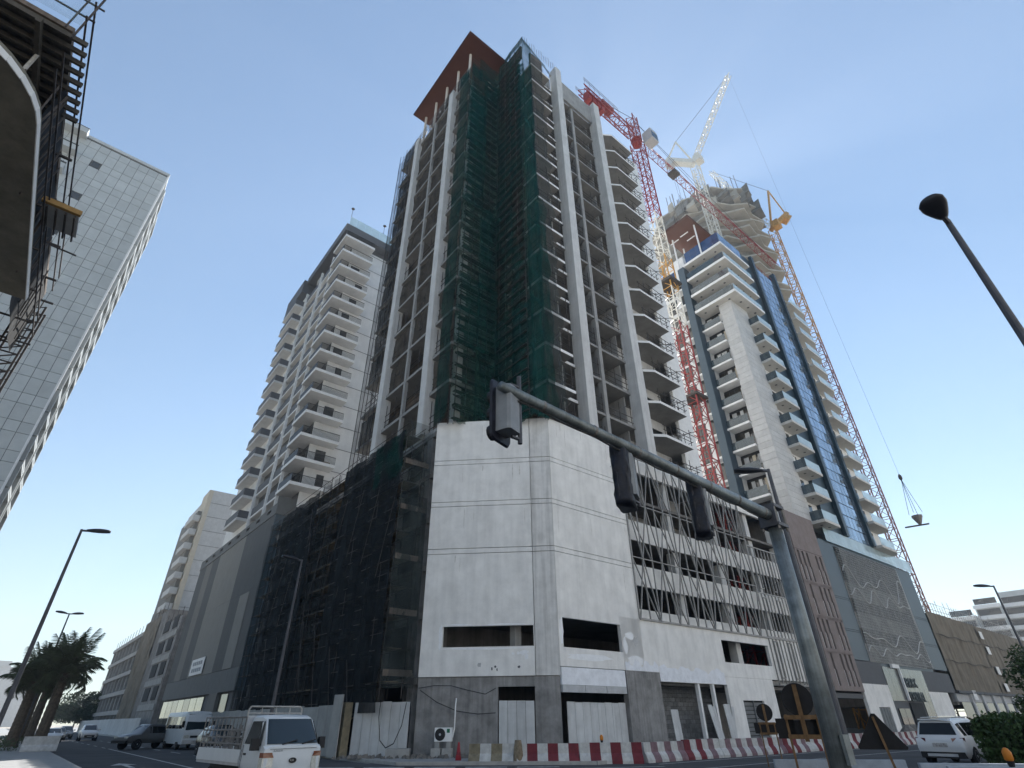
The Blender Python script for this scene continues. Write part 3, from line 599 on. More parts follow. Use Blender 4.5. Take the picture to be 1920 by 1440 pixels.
# pink pier with stepped slots
rows = [(13.9,16.9,(0,1,2,4.1,5.1)),(10.6,13.6,(.6,2.7,3.75,4.8)),(7.5,10.35,(0,1,2,4.1,5.1)),(4.3,7.1,(.6,2.7,3.75,4.8))]
for (z0, z1, ss) in rows:
    holes = []
    for q in ss:
        zm = z0+(z1-z0)*.5; holes += [(q+.42,q+.86,zm,z1),(q+.50,q+.98,z0,zm)]
    pz0, pz1 = z0-.42, z1+.12
    M(P_).wall((59.2,25.0),(65.7,25.0),max(3.75,pz0),pz1,holes,.45).obj('pier_panel', C['pink'])
    for q in ss: M(P_).box(59.2+q+.505,59.2+q+.70,25.06,25.4,z0+.02,z0+(z1-z0)*.5-.02).obj('slot_reveal', C['white'])
M(P_).wall((59.2,25.0),(65.7,25.0),17.06,21.2,[],.45).obj('pier_panel', C['pink']); M(P_).box(59.25,65.65,25.6,25.7,3.8,17.2).obj('pier_backing', C['black'])
M(P_).box(59.1,65.8,25.3,26.4,3.3,3.72).obj('soffit_beam', C['charcoal'])
m = M(P_); m.box(57.2,66,29.0,29.2,0,4); m.obj('passage_wall', C['charcoal']); M(P_).box(60.5,61.2,28.9,28.99,1.9,2.5).obj('notice', C['white'])
# slate podium front
m = M(P_)
for (z0, z1) in ((6.8,9.55),(9.59,9.75),(9.79,12.85),(12.89,13.05),(13.09,19.3)):
    m.wall((65.75,25.2),(70.2,25.2),z0,z1,[],.3); m.wall((89.25,25.2),(95,25.2),z0,z1,[],.3)
m.wall((70.2,25.2),(89.25,25.2),19.05,19.3,[],.3); m.wall((70.2,25.2),(89.25,25.2),6.45,6.78,[],.3); m.obj('slate_panel', C['slate'])
M(P_).wall((65.8,25.15),(72.5,25.15),4.66,6.72,[],.3).obj('charcoal_band', C['charcoal']); M(P_).wall((84.6,25.15),(94.6,25.15),4.3,6.45,[],.3).obj('charcoal_band', C['charcoal'])
M(P_).wall((65.8,25.1),(72.5,25.1),0,4.64,[(2.45,5.3,0,2.6)],.3).obj('white_wall', C['render']); 
m = M(P_)
for k in range(4): m.box(68.28+k*.71,68.9+k*.71,25.2,25.26,.15,2.55)
m.obj('metal_door', C['louvre']); M(P_).box(68.2,71.2,25.3,25.36,0,2.65).obj('door_backing', C['dark'])
M(P_).box(84.4,91.2,25.1,25.3,1.75,4.25).obj('white_panel', C['render']); M(P_).box(84.4,94.6,25.2,25.4,0,1.72).obj('plinth', C['board'])
for k in range(8):
    for (z0, z1) in ((3.2,6.42),(0.1,3.17)):
        x = 72.6+k*1.5
        if z0 < 3 and 73.0 < x+.7 < 81: continue
        M(P_).box(x+.01,x+1.47,25.12,25.17,z0,z1).obj('portal_panel', C['portal'])
M(P_).box(72.55,84.4,25.2,25.5,0,6.4).obj('portal_backing', C['charcoal'])
for x in (73.4,74.95): M(P_).box(x,x+1.45,25.08,25.16,.1,2.5).obj('entrance_door', C['glass'])
M(P_).box(77.0,80.7,25.04,25.16,.1,3.05).obj('dark_opening', C['dark'])
for k in range(9): M(P_).box(69.9+k*2.15,69.9+k*2.15+.5,25.9,26.3,6.8,19).obj('parking_column', C['concrete'])
for (z0, z1) in ((6.8,8.7),(10.3,12.0),(13.5,15.4)): M(P_).box(70.2,89.2,25.75,25.95,z0,z1).obj('parking_spandrel', C['render'])
# perforated screen in panels
for k in range(12):
    for j in range(4): 
        x = 70.22+k*1.583; z = 6.8+j*3.06
        M(P_).box(x,x+1.56,25.08,25.1,z,z+3.03).obj('screen_panel', C['perf'])
m = M(P_)
for k in range(130):
    x = 70.2+k*.165
    if x < 89.2: m.tube((x,25.05,6.8),(min(x+1.2,89.2),25.05,19.05),.012)
for k in range(40): m.tube((70.2,25.04,6.9+k*.305),(89.2,25.04,6.7+k*.305),.010)
m.obj('screen_wires', C['screenline'], kind='stuff')
for (zc, am, ph, f) in ((15.6,1.7,.4,.95),(13.9,.9,2.0,1.25),(9.2,.9,1.0,.9),(7.9,.5,3.0,1.5)):
    M(P_).path([(70.3+k*.3,25.0,zc+am*math.sin(f*k*.3+ph)*math.cos(.16*k*.3+ph)) for k in range(63)], .05, 5).obj('screen_rib', C['screenline'])
for k in range(26): M(P_).box(68.4+k*1.06,68.4+k*1.06+1.03,25.0,25.03,19.36,20.95).obj('terrace_glass', C['balglass'])
M(P_).box(67,95.4,25.3,26,19.3,19.5).obj('terrace_slab', C['slate'])
# stone pier, course by course
for k in range(41):
    z = 21.22+k*.8; 
    for (a, b) in (((62.3,25.2),(64.6,25.2)),((64.62,25.2),(66.85,25.2)),((62.28,27.15),(62.28,25.22))): M(P_).wall(a, b, z, z+.775, [], .12).obj('stone_course', C['stone'])
M(P_).box(62.45,66.8,25.36,27.1,21,54).obj('pier_core', C['charcoal'])
FZ = [21.1+3.27*k for k in range(14)]
M(P_).box(60.9,62.5,30.35,31.4,21,63.2).obj('dark_fin', C['slate'])
M(P_).box(63.6,64.05,27.15,30.3,21,54).obj('window_wall', C['dark']); M(P_).box(63.2,63.9,31.4,38,21,62).obj('side_wall', C['cream'])
wf = M().box(-.06,0,0,.06,0,2.6); wf.box(-.06,0,1.5,1.56,0,2.6); wf.box(-.06,0,0,1.56,2.54,2.6); wf.box(-.06,0,0,1.56,0,.06); wf.box(-.06,0,.75,.8,0,2.6); wf = wf.mesh('window_frame', C['frame'])
wp = M().box(-.03,-.01,.02,1.54,.03,2.57).mesh('window_pane', C['goldglass'])
sm = M(o=(64,28,0)); sm.prism([(61.9,27.2),(63.6,27.2),(63.6,30.3),(61.9,30.3)],-.28,0); sm = sm.mesh('balcony_slab', C['white'])
rl = M(o=(64,28,0)).box(61.95,61.98,27.25,30.25,.05,1.1).mesh('balcony_glass', C['greyglass'])
sm2 = M(o=(64,28,0)).prism([(62.0,31.5),(63.2,31.5),(63.2,33.4),(62.0,33.4)],-.3,0).mesh('balcony_slab', C['white'])
sm3 = M(o=(64,28,0)).prism([(66.4,23.75),(70.5,23.75),(70.5,25.9),(66.4,25.9)],-.34,0).mesh('balcony_slab', C['beige'])
rl3 = M(o=(64,28,0)).box(66.5,70.45,23.8,23.83,.05,1.15).mesh('balcony_glass', C['balglass']); rl3b = M(o=(64,28,0)).box(66.45,66.48,23.8,25.2,.05,1.15).mesh('balcony_glass', C['greyglass'])
df = M(o=(64,28,0)); df.box(66.95,70.5,25.68,25.8,.0,2.9); df = df.mesh('door_surround', C['cream'])
dg = M(o=(64,28,0)); dg.box(67.1,68.8,25.6,25.67,.05,2.5); dg = dg.mesh('balcony_door', C['glass'])
lt = M(o=(64,28,0)); lt.lathe([(.16,-.37),(.16,-.345)], (67.6,24.7,0), 10); lt.lathe([(.16,-.37),(.16,-.345)], (69.2,24.5,0), 10); lt = lt.mesh('soffit_lamp', C['charcoal'])
rs = M(o=(64,28,0)).prism([(83.5,23.9),(88.6,23.9),(90,24.6),(90,25.8),(83.5,25.8)],-.34,0).mesh('balcony_slab', C['beige'])
rg = M(o=(64,28,0)); rg.box(83.6,88.5,23.95,23.98,.05,1.15); rg = rg.mesh('balcony_glass', C['balglass'])
rw = M(o=(64,28,0)).box(84,87.5,25.7,25.79,.1,2.6).mesh('balcony_door', C['glass'])
for k, z in enumerate(FZ):
    if z < 53:
        put('balcony_slab', sm, P_, (0,0,z)); put('balcony_glass', rl, P_, (0,0,z))
        for q in range(2): w = put('window_frame', wf, P_, (63.6-64,27.2+q*1.56-28,z+.1)); put('window_pane', wp, w)
        put('balcony_slab', sm3, P_, (0,0,z+.2)); put('balcony_glass', rl3, P_, (0,0,z+.2)); put('balcony_glass', rl3b, P_, (0,0,z+.2)); put('door_surround', df, P_, (0,0,z+.2)); put('balcony_door', dg, P_, (0,0,z+.2)); put('soffit_lamp', lt, P_, (0,0,z+.2))
    if z < 61: put('balcony_slab', sm2, P_, (0,0,z)); w = put('window_frame', wf, P_, (63.2-64,31.7-28,z+.2)); put('window_pane', wp, w); w = put('window_frame', wf, P_, (63.2-64,33.9-28,z+.2)); put('window_pane', wp, w)
    put('balcony_slab', rs, P_, (0,0,z+.1)); put('balcony_glass', rg, P_, (0,0,z+.1)); put('balcony_door', rw, P_, (0,0,z+.1))
rb_ = random.Random(14)
for k, z in enumerate(FZ):       # blinds, boxes and unit covers behind some of the balconies
    if z > 52: continue
    for q in range(3):
        if rb_.random() < .5: y = 27.35+q*.95; M(P_).box(63.48,63.52,y,y+rb_.uniform(.4,.8),z+rb_.uniform(.3,1.3),z+2.55).obj('blind', C[rb_.choice(('cream','tan','board','hoard'))])
    if rb_.random() < .5: x = rb_.uniform(67.2,69.8); M(P_).box(x,x+rb_.uniform(.4,.9),25.2,25.6,z+.22,z+rb_.uniform(.7,1.3)).obj('balcony_box', C[rb_.choice(('timber','hoard','charcoal','board'))])
    if rb_.random() < .6: M(P_).box(67.2,67.2+rb_.uniform(.5,1.3),25.57,25.6,z+.4,z+2.6).obj('blind', C[rb_.choice(('cream','board'))])
    if rb_.random() < .6: x = rb_.uniform(84.2,86.4); M(P_).box(x,x+1.0,25.66,25.69,z+.3,z+2.6).obj('blind', C[rb_.choice(('cream','board','tan'))])
# wrap-round top balconies
TZ = [53.9,57.1,60.4,63.6]
for k, z in enumerate(TZ):
    M(P_).prism([(61.1,23.7),(69.4,23.7),(69.4,26),(64,26),(64,30.3),(61.1,30.3)], z-.4, z).obj('balcony_slab', C['beige'])
    M(P_).box(61.05,61.1,23.66,30.3,z-.4,z+.02).obj('slab_edge', C['white']); M(P_).box(61.1,69.4,23.65,23.7,z-.4,z+.02).obj('slab_edge', C['white'])
    if k < 3:
        for q in range(5): M(P_).box(61.2,61.23,23.9+q*1.27,25.15+q*1.27,z+.05,z+1.25).obj('balcony_glass', C['greyglass'])
        for q in range(6): M(P_).box(61.3+q*1.34,62.61+q*1.34,23.8,23.83,z+.05,z+1.25).obj('balcony_glass', C['balglass'])
        M(P_).box(63.0,63.1,25.3,30.2,z,z+2.9).obj('window_wall', C['glass']); M(P_).box(63,69.4,25.2,25.3,z,z+2.9).obj('window_wall', C['glass'])
    for q in range(3): M(P_).lathe([(.17,-.44),(.17,-.405)], (62.1,25.2+q*2,z), 10).obj('soffit_lamp', C['charcoal']); M(P_).lathe([(.17,-.44),(.17,-.405)], (64+q*2,24.5,z), 10).obj('soffit_lamp', C['charcoal'])
for q in range(6):
    for j in range(2): M(P_).box(61.5,61.56,24.0+q*1.0,24.96+q*1.0,63.62+j*1.3,64.88+j*1.3).obj('roof_glass', C['blueglass'])
for q in range(5):
    for j in range(2): M(P_).box(61.6+q*1.3,62.86+q*1.3,23.95,24.0,63.62+j*1.3,64.88+j*1.3).obj('roof_glass', C['bluecurtain'])
M(P_).box(62.0,65.0,30.6,34,62,66.4).obj('stair_head', C['white']); M(P_).box(61.97,62.0,32.4,33.2,62.6,64.4).obj('stair_window', C['blueglass'])
M(P_).box(69.6,74.5,25.9,33,63,70.3).obj('plant_room', C['slate'])
# dark fins and curtain wall
M(P_).box(70.6,75.45,25.25,25.7,21,69.2).obj('dark_fin', C['slatedark']); M(P_).box(74.6,75.45,24.7,25.2,21,70).obj('dark_fin', C['slatedark']); M(P_).box(82.55,83.3,24.6,25.7,21,70.6).obj('dark_fin', C['slatedark'])
cp_ = M().box(0,1.06,0,.04,0,1.52).mesh('curtain_pane', C['bluecurtain'])
for j in range(29):
    for k in range(6): o = put('curtain_pane', cp_, P_, (75.53+k*1.17-64, 25.0-28, 20.98+j*1.635)); o.rotation_euler = (random.uniform(-.012,.012), 0, random.uniform(-.012,.012))
M(P_).box(75.46,82.5,25.1,25.4,20.9,68.4).obj('curtain_backing', C['frame'])
m = M(P_)
for k in range(7): m.tube((75.6+k*1.1,25.2,68.4),(75.6+k*1.1,25.2,69.7),.04)
m.tube((75.5,25.2,69.6),(82.4,25.2,69.6),.04); m.obj('roof_rail', C['redsteel'])
# canopy
M(P_).prism([(59.0,26.6),(67.2,26.6),(67.2,31.9),(59.0,31.9)], 70.3, 70.45).obj('canopy_soffit', C['redbrown']); M(P_).prism([(58.9,26.5),(67.3,26.5),(67.3,32),(58.9,32)], 70.455, 70.7).obj('canopy_edge', C['canopyedge'])
for (x, y, zb) in ((61.3,27.0,63.6),(61.3,31.2,62.0),(65.6,27.2,63.6),(64.4,31.2,63.6)): M(P_).tube((x,y,zb),(x,y,70.29),.13,10).obj('canopy_post', C['white'])
for (x, y) in ((61.6,28.4),(63.2,28.2),(61.8,30.4)): M(P_).box(x,x+.18,y,y+1.5,70.2,70.29).obj('canopy_lamp', C['white'])
# ---- the sign
SG_ = thing('entrance_sign', 'white bracket sign with two lines of dark raised letters over the entrance', 'sign', (77,24.9))
m = M(SG_); m.box(74.95,77.0,24.85,25.1,6.35,6.75); m.obj('bracket_cap', C['white'])
m = M(SG_); m.bar((76.85,24.97,6.35),(76.85,24.97,3.25),.22,.25); m.obj('bracket_leg', C['white'])
def letters(txt, name, mtl, parent, loc, size, depth, rx=math.pi/2, rz=0.0, sx=1.0):
    """each letter as a mesh of its own"""
    x = 0.0
    for chx in txt:
        cu = bpy.data.curves.new('letters', 'FONT'); cu.body = chx; cu.size = size; cu.extrude = depth; cu.resolution_u = 3
        t = bpy.data.objects.new('letters', cu); col.objects.link(t); dg_ = bpy.context.evaluated_depsgraph_get(); bpy.context.view_layer.update()
        me = bpy.data.meshes.new_from_object(t.evaluated_get(dg_)); wd = max([v.co.x for v in me.vertices] or [0])
        bpy.data.objects.remove(t); bpy.data.curves.remove(cu)
        me.materials.clear(); me.materials.append(mtl); o = bpy.data.objects.new(name, me); col.objects.link(o); o.parent = parent
        o.location = (loc[0]+x*sx*math.cos(rz), loc[1]+x*sx*math.sin(rz), loc[2]); o.rotation_euler = (rx, 0, rz); o.scale = (sx, 1, 1); x += wd+size*.08
letters('PARK', 'letter', C['slatedark'], SG_, (77.35-77, 0, 4.55), 1.35, .05, sx=.95)
letters('CENTRAL', 'letter', C['slatedark'], SG_, (77.35-77, 0, 3.18), 1.35, .05, sx=.72)
# ================================================================ left neighbour: balcony tower on a striped podium
N_ = thing('balcony_tower', 'white balcony apartment tower on a grey striped podium left of the unfinished tower', 'building', (20,80))
M(N_).box(18.6,40,69.1,106.8,0,25).obj('podium_core', C['charcoal'])
strips = [(68.9,80.7,'strip2'),(80.7,94.0,'strip3'),(94.0,98.4,'strip2'),(98.4,102.4,'strip1'),(102.4,107,'strip2')]
for (a, b, mm) in strips:
    n = max(1, round((b-a)/3.0)); w = (b-a)/n
    for k in range(n):
        for j in range(2): M(N_).wall((18.2,a+(k+1)*w-.012),(18.2,a+k*w+.012),7.0+j*8.45,7.0+(j+1)*8.45-.02,[],.15).obj('facade_panel', C[mm])
M(N_).wall((18.15,76),(18.15,72.2),7.02,15.2,[],.06).obj('facade_panel', C['strip3'])
M(N_).wall((18.2,107),(18.2,68.9),4.7,6.97,[],.2).obj('fascia', C['greyband'])
M(N_).wall((18.12,107.1),(18.12,68.8),23.9,25.35,[(3+k*4.5,4.6+k*4.5,24.55,25.0) for k in range(8)],.3).obj('parapet', C['greyband'])
M(N_).wall((18.2,68.86),(30,68.86),4.7,23.88,[],.2).obj('end_wall', C['slate']); M(N_).wall((18.1,68.75),(30,68.75),23.9,26.2,[],.3).obj('end_parapet', C['greyband'])
for k in range(10): 
    if k not in (1,2): M(N_).box(18.48,18.54,72+k*3.5,75.3+k*3.5,.3,4.5).obj('shop_window', C['shop'])
M(N_).box(18.2,18.7,75.6,79.2,.1,4.7).obj('shop_pier', C['strip1'])
bn = thing('wall_banner', 'white rectangular banner with grey print on the striped podium', 'banner', (18.1,88))
M(bn).wall((18.05,92.4),(18.05,85.4),7.2,9.15,[],.03).obj('cloth', C['white'])
m = M(bn)
for j in range(2):
    for k in range(5): m.wall((18.03,91.4-k*1.05),(18.03,90.6-k*1.05),7.55+j*.8,8.0+j*.8,[],.01)
m.obj('print', C['bannerprint'])
BZ = [27.3+3.43*k for k in range(14)]
M(N_).wall((20.2,67.9),(30,67.9),25,72.4,[],.2).obj('end_wall', C['cream']); M(N_).box(20.4,30,68.1,97,25,73.6).obj('tower_core', C['charcoal'])
for z in BZ: M(N_).box(23.6,30,67.86,67.9,z-.03,z+.03).obj('wall_joint', C['charcoal'])
bs = M(o=(20,80,0)).prism([(18.2,66.0),(23.5,66.0),(23.5,67.9),(20.2,67.9),(20.2,71.2),(18.2,71.2)],-.3,.08).mesh('balcony_slab', C['greysoffit'])
be = M(o=(20,80,0)); be.box(18.14,18.2,65.94,71.2,-.32,.10); be.box(18.2,23.5,65.94,66,-.32,.10); be = be.mesh('slab_edge', C['white'])
br = M(o=(20,80,0)); br.tube((18.35,66.1,1.2),(23.45,66.1,1.2),.04)
for k in range(34): br.tube((18.4+k*.152,66.1,.1),(18.4+k*.152,66.1,1.2),.03)
br = br.mesh('railing', C['black']); bp_ = M(o=(20,80,0)).box(18.3,18.34,66.1,71.1,.15,1.25).mesh('side_panel', C['frame'])
bd = M(o=(20,80,0)).box(20.1,20.2,68.2,71.1,.1,2.9).mesh('balcony_door', C['glass'])
ls = M(o=(20,80,0)).box(18.6,20.3,71.25,84,-.2,.06).mesh('facade_band', C['white'])
lw = M(o=(20,80,0)).box(19.3,19.4,71.3,84,.1,3.15).mesh('facade_window', C['glass']); lp = M(o=(20,80,0)).box(18.62,18.67,71.8,76.2,.1,1.3); lp.box(18.62,18.67,76.9,83.5,.1,1.3); lp = lp.mesh('parapet_panel', C['charcoal'])
fs_ = M(o=(20,80,0)).prism([(17.0,84.6),(20.3,84.6),(20.3,91.5),(17.0,91.5)],-.35,.05).mesh('balcony_slab', C['greysoffit'])
fr = M(o=(20,80,0)); fr.box(17.05,17.09,84.7,91.4,.1,1.2); fr.box(17.1,19.9,84.66,84.7,.1,1.2); fr = fr.mesh('balcony_rail', C['charcoal'])
fp = M(o=(20,80,0)); fp.box(19.2,19.45,84.7,84.95,.05,3.05); fp.box(19.3,19.5,87.6,87.85,.05,3.05); fp = fp.mesh('balcony_post', C['white'])
for k, z in enumerate(BZ):
    for nm, me in (('balcony_slab',bs),('slab_edge',be),('railing',br),('side_panel',bp_),('balcony_door',bd)): put(nm, me, N_, (0,0,z))
    if k < 13: 
        put('facade_band', ls, N_, (0,0,z)); put('facade_window', lw, N_, (0,0,z)); put('parapet_panel', lp, N_, (0,0,z))
        put('balcony_slab', fs_, N_, (0,0,z)); put('balcony_rail', fr, N_, (0,0,z)); put('balcony_post', fp, N_, (0,0,z))
rb_ = random.Random(15)
for k, z in enumerate(BZ):      # things left out on the balconies
    if rb_.random() < .7: x = rb_.uniform(20.6,22.6); h = rb_.uniform(.5,1.0); M(N_).box(x,x+rb_.uniform(.5,.9),67.2,67.7,z+.1,z+h).obj('balcony_item', C[rb_.choice(('white','charcoal','timber','board'))])
    if rb_.random() < .6: x = rb_.uniform(20.5,22.4); M(N_).box(x,x+rb_.uniform(.9,1.6),67.84,67.89,z+.1,z+2.5).obj('balcony_door', C['glass'])
    if rb_.random() < .6: y = rb_.uniform(72,80); M(N_).box(19.2,19.28,y,y+rb_.uniform(1,3),z+.3,z+3.0).obj('curtain', C[rb_.choice(('cream','board','tan'))])
for y in (71.35,76.4,83.6): M(N_).box(18.35,18.75,y,y+.22,25.3,71).obj('facade_rib', C['white'])
M(N_).box(18.6,20.4,84,97,25.3,72).obj('rear_wall', C['cream'])
M(N_).box(18.0,30,66.4,84,73.4,75.0).obj('roof_cap', C['charcoal']); M(N_).box(17.4,22,83.9,93,71.2,74.2).obj('roof_cap', C['charcoal']); M(N_).box(18.6,30,67.4,70,75,76).obj('roof_wall', C['strip2'])
for k in range(7): M(N_).box(18.6+k*1.4,19.95+k*1.4,67.0,67.04,75.05,77.6).obj('roof_glass', C['balglass'])
for k in range(2): 
    M(N_).tube((18.7+k*6.3,67.3,75),(18.7+k*6.3,67.3,80.2),.04).obj('antenna', C['darksteel']); M(N_).lathe([(.05,-.3),(.32,0),(.05,.3)], (18.7+k*6.3,67.3,80), 8).obj('antenna_head', C['darksteel'])
# ---- tan tower far down the left street
t = thing('tan_tower', 'slim pale tower with a tan stripe far down the left street', 'building', (23,140))
M(t).box(21.5,36,139,165,0,49).obj('wall', C['stone']); M(t).box(20.6,21.5,138.5,145,0,48.8).obj('stripe', C['tan']); M(t).box(19.8,20.6,140.5,158,0,44).obj('balcony_stack', C['strip1'])
for k in range(13): M(t).box(18.9,20.4,139.4,147.5,3+k*3.2,4.3+k*3.2).obj('balcony', C['stone'])
for k in range(14): M(t).box(21.6,30,138.94,139,3+k*3.3,3.06+k*3.3).obj('joint', C['charcoal'])
# ---- concrete frame building
t = thing('concrete_frame_building', 'low unfinished concrete frame with open floors and brown sheeting beside the left street', 'building', (18.2,150))
for k in range(5): M(t).box(18.2,44,150,198,3.4+k*3.7,4.2+k*3.7).obj('floor_slab', C['concrete'])
for k in range(9):
    M(t).box(18.5,19.3,150.5+k*5.8,151.3+k*5.8,0,19).obj('column', C['concrete'])
M(t).box(24,44,150,198,0,18).obj('inner_wall', C['dark_concrete'])
M(t).box(18.3,44,127,150,0,20.5).obj('sheeted_block', C['dark_concrete']); M(t).sheet((18.1,150),(18.1,133),2,20,24,20,.25,81).obj('brown_sheeting', C['tannet'])
M(t).box(18.2,44,111,127,0,17.4).obj('bare_block', C['rough']); 
for k in range(4): M(t).box(18.05,18.3,111.5,126.6,3.6+k*3.6,4.5+k*3.6).obj('floor_edge', C['concrete']); M(t).box(18.1,18.2,113,117,5+k*3.6,7+k*3.6).obj('opening', C['dark']); M(t).box(18.1,18.2,120,125,5+k*3.6,7+k*3.6).obj('opening', C['dark'])
m = M(t)
for k in range(20): m.tube((18.3,112+k*4.3,17 if k < 4 else 20 if k < 9 else 18.9),(18.3,112+k*4.3,19 if k < 4 else 22 if k < 9 else 20.6),.06)
m.obj('starter_bars', C['darksteel'], kind='stuff')
hoarding((16.2,196),(16.3,108),36,2.4,C['hoard'],'long pale hoarding in front of the concrete frame building',.03)
# ================================================================ tile-clad tower on the left
t = thing('clad_tower', 'tall pale tile-clad tower leaning in from the left edge of the picture', 'building', (-8,75))
M(t).box(-34,-8.02,75.06,90,0,74.6).obj('core', C['tilejoint'])
tm = [M().box(-1.20,0,-.06,0,0,2.03).mesh('cladding_panel', C['tile']), M().box(-1.20,0,-.06,0,0,1.25).mesh('cladding_panel', C['tile'])]
rest = M(t); z = 0.0; k = 0
while z < 73.6:
    h = (2.08, 1.30)[k % 2]
    for c_ in range(21):
        x = -8.0-c_*1.25
        if z > 18+c_*4.2 and c_ < 11 and not (c_ in (6,7) and k % 4 == 1 and z > 45): put('cladding_panel', tm[k % 2], t, (x+8,.05,z))
        elif c_ in (6,) and k % 4 == 1 and z > 45: M(t).box(x-1.0,x-.2,75.0,75.08,z+.1,z+1.1).obj('window', C['glass'])
        else: rest.box(x-1.20,x,75.0,75.06,z,z+h-.05)
    z += h; k += 1
rest.obj('far_cladding', C['tile'], kind='stuff'); M(t).box(-34,-7.9,74.9,90.1,74.6,75.1).obj('coping', C['tile'])
for j in range(5):
    z = 58+j*4.0; x = -18.5
    M(t).box(x-3,x,73.6,75.0,z,z+.9).obj('balcony', C['tile']); M(t).box(x-2.6,x-.3,74.95,75.0,z+.9,z+2.4).obj('balcony_opening', C['dark'])
fr_ = M(); 
for (y0, y1, zz0, zz1) in ((0,.3,0,2.95),(4.7,5.0,0,2.95),(.3,4.7,2.65,2.95),(.3,4.7,0,.3)): fr_.box(-.25,.45,y0,y1,zz0,zz1)
fr_ = fr_.mesh('window', C['tile']); fg = M().box(-.3,.06,.3,4.7,.3,2.65).mesh('pane', C['glass'])
M(t).wall((-8.02,90),(-8.02,75.02),0,73.5,[],.02).obj('side_wall', C['greyband'])
for j in range(22):
    z = 5+j*3.1
    for y in (76.6,83.2): w = put('window', fr_, t, (0,y-75,z)); put('pane', fg, w)
    M(t).bar((-7.8,82.4,z),(-7.8,82.4,z+3.1),.3).obj('rib', C['white'])
M(t).bar((-7.93,75.05,0),(-7.93,75.05,75),.22).obj('corner_trim', C['white']); M(t).bar((-7.9,90,0),(-7.9,90,74.5),.3).obj('corner_trim', C['board'])
# ================================================================ near-left unfinished block overhead
t = thing('overhanging_block', 'dark unfinished concrete block with curved slab and timber formwork at top left', 'building', (-8,20))
arc = [(-7.6+2.5*math.sin(a), 16.1-2.5*math.cos(a)) for a in [math.pi/2*k/8 for k in range(9)]]
M(t).prism([(-22,13.6)]+arc+[(-5.1,26.2),(-22,26.2)], 17.0, 17.35).obj('curved_slab', C['beton'])
m = M(t)
for a, b in zip(arc+[(-5.1,26.2)], (arc+[(-5.1,26.2)])[1:]): m.wall((a[0]+.03,a[1]-.03),(b[0]+.03,b[1]),16.97,17.2,[],.03)
m.obj('slab_rim', C['cream'])
for y in (17.2,21.2): M(t).box(-22,-7.2,y,y+.8,16.2,17.0).obj('beam', C['beton'])
M(t).box(-22,-10.5,16,26,0,17).obj('wall', C['rough']); M(t).box(-22,-9,19,31,17.35,20.4).obj('wall', C['dark_concrete'])
M(t).prism([(-22,15.4),(-5.6,15.4),(-5.6,31.6),(-22,31.6)], 20.75, 20.95).obj('formwork_deck', C['brownwall'])
jm = M().box(-16.6,.45,0,.09,0,.2).mesh('joist', C['timberdark'])
for k in range(9): put('joist', jm, t, (-5.6+8,15.45+k*.42-20,20.5))
for x in (-6.4,-8.6,-10.9): M(t).box(x,x+.14,15.3,31.4,20.25,20.48).obj('bearer', C['timberdark'])
for (x, y) in ((-6.3,16.6),(-8.5,16.6),(-10.8,16.6),(-8.5,19.5)): M(t).tube((x,y,17.35),(x,y,20.3),.06,6).obj('prop', C['palesteel'])
M(t).sheet((-5.6,17.6),(-5.6,31.5),17.0,20.7,20,8,.06,90).obj('shadowed_side', C['black'])  # black sheet stands in for the formwork side lying in shadow
m = M(t); rr = random.Random(5)
for k in range(15):
    y = 16.6+k*.95; m.tube((-5.4,y,17.2+rr.uniform(-.3,.2)),(-5.4,y,19.6+rr.uniform(-.6,.2)),.03)
for y in (20.5,23.2,26.2,29,31.2): m.tube((-8,y,20.2),(-5.05,y,20.2),.06); m.tube((-8,y,17.6),(-5.0,y,17.6),.05)
for (x, z) in ((-5.3,19.2),(-5.45,21.3),(-5.5,22.2),(-5.2,18.4)): m.tube((x,15.0,z),(x,31.8,z),.035)
for k in range(7): m.tube((-5.45,15.2+k*2.7,(17.6 if k else 20.2)),(-5.45,15.2+k*2.7,(22.9 if k == 0 else 20.4)),.035)
m.tube((-5.75,15.25,20.6),(-5.75,15.25,22.7),.03)
for z in (21.6,22.4): m.tube((-5.3,15.3,z),(-20,15.3,z),.035)
for k in range(5): m.tube((-5.4,17+k*.9,17.4),(-5.4,17.6+k*.9,20.2),.03); m.tube((-6.5-k*.8,16.2,17.4),(-6.1-k*.8,16.2,19.0),.03)
m.tube((-5.4,26,20),(-4.4,26.1,20),.04)
m.obj('scaffold_tubes', C['darksteel'], kind='stuff')
m = M(t); m.sheet((-20,15.2),(-5.5,15.2),20.95,22.5,20,4,.04,91); m.obj('guard_net', C['palenet'])
m = M(t); zz = 0
for k in range(40):
    z = k*.5; m.tube((-6.1,31.4,z),(-5.25,31.4,z),.04)
    m.tube((-6.1,31.4,z),(-5.25,31.4,z+.5),.025); m.tube((-6.1,32.2,z),(-5.25,32.2,z+.5),.025); m.tube((-6.1,31.4,z),(-6.1,32.2,z+.5),.025)
for x in (-6.1,-5.25):
    for y in (31.4,32.2): m.tube((x,y,0),(x,y,20),.06)
m.obj('hoist_mast', C['darksteel'])
m = M(t); m.box(-5.5,-4.3,22.2,23.6,19.1,19.2); m.obj('loading_platform', C['board']); M(t).box(-5.5,-4.25,22.0,22.15,19.07,19.3).obj('platform_beam', C['plank'])
m = M(t)
for k in range(4): m.bar((-5.3+k*.3,22.2,19.0),(-5.3+k*.3,23.8,19.0),.05,.1)
m.obj('platform_joists', C['darksteel'])
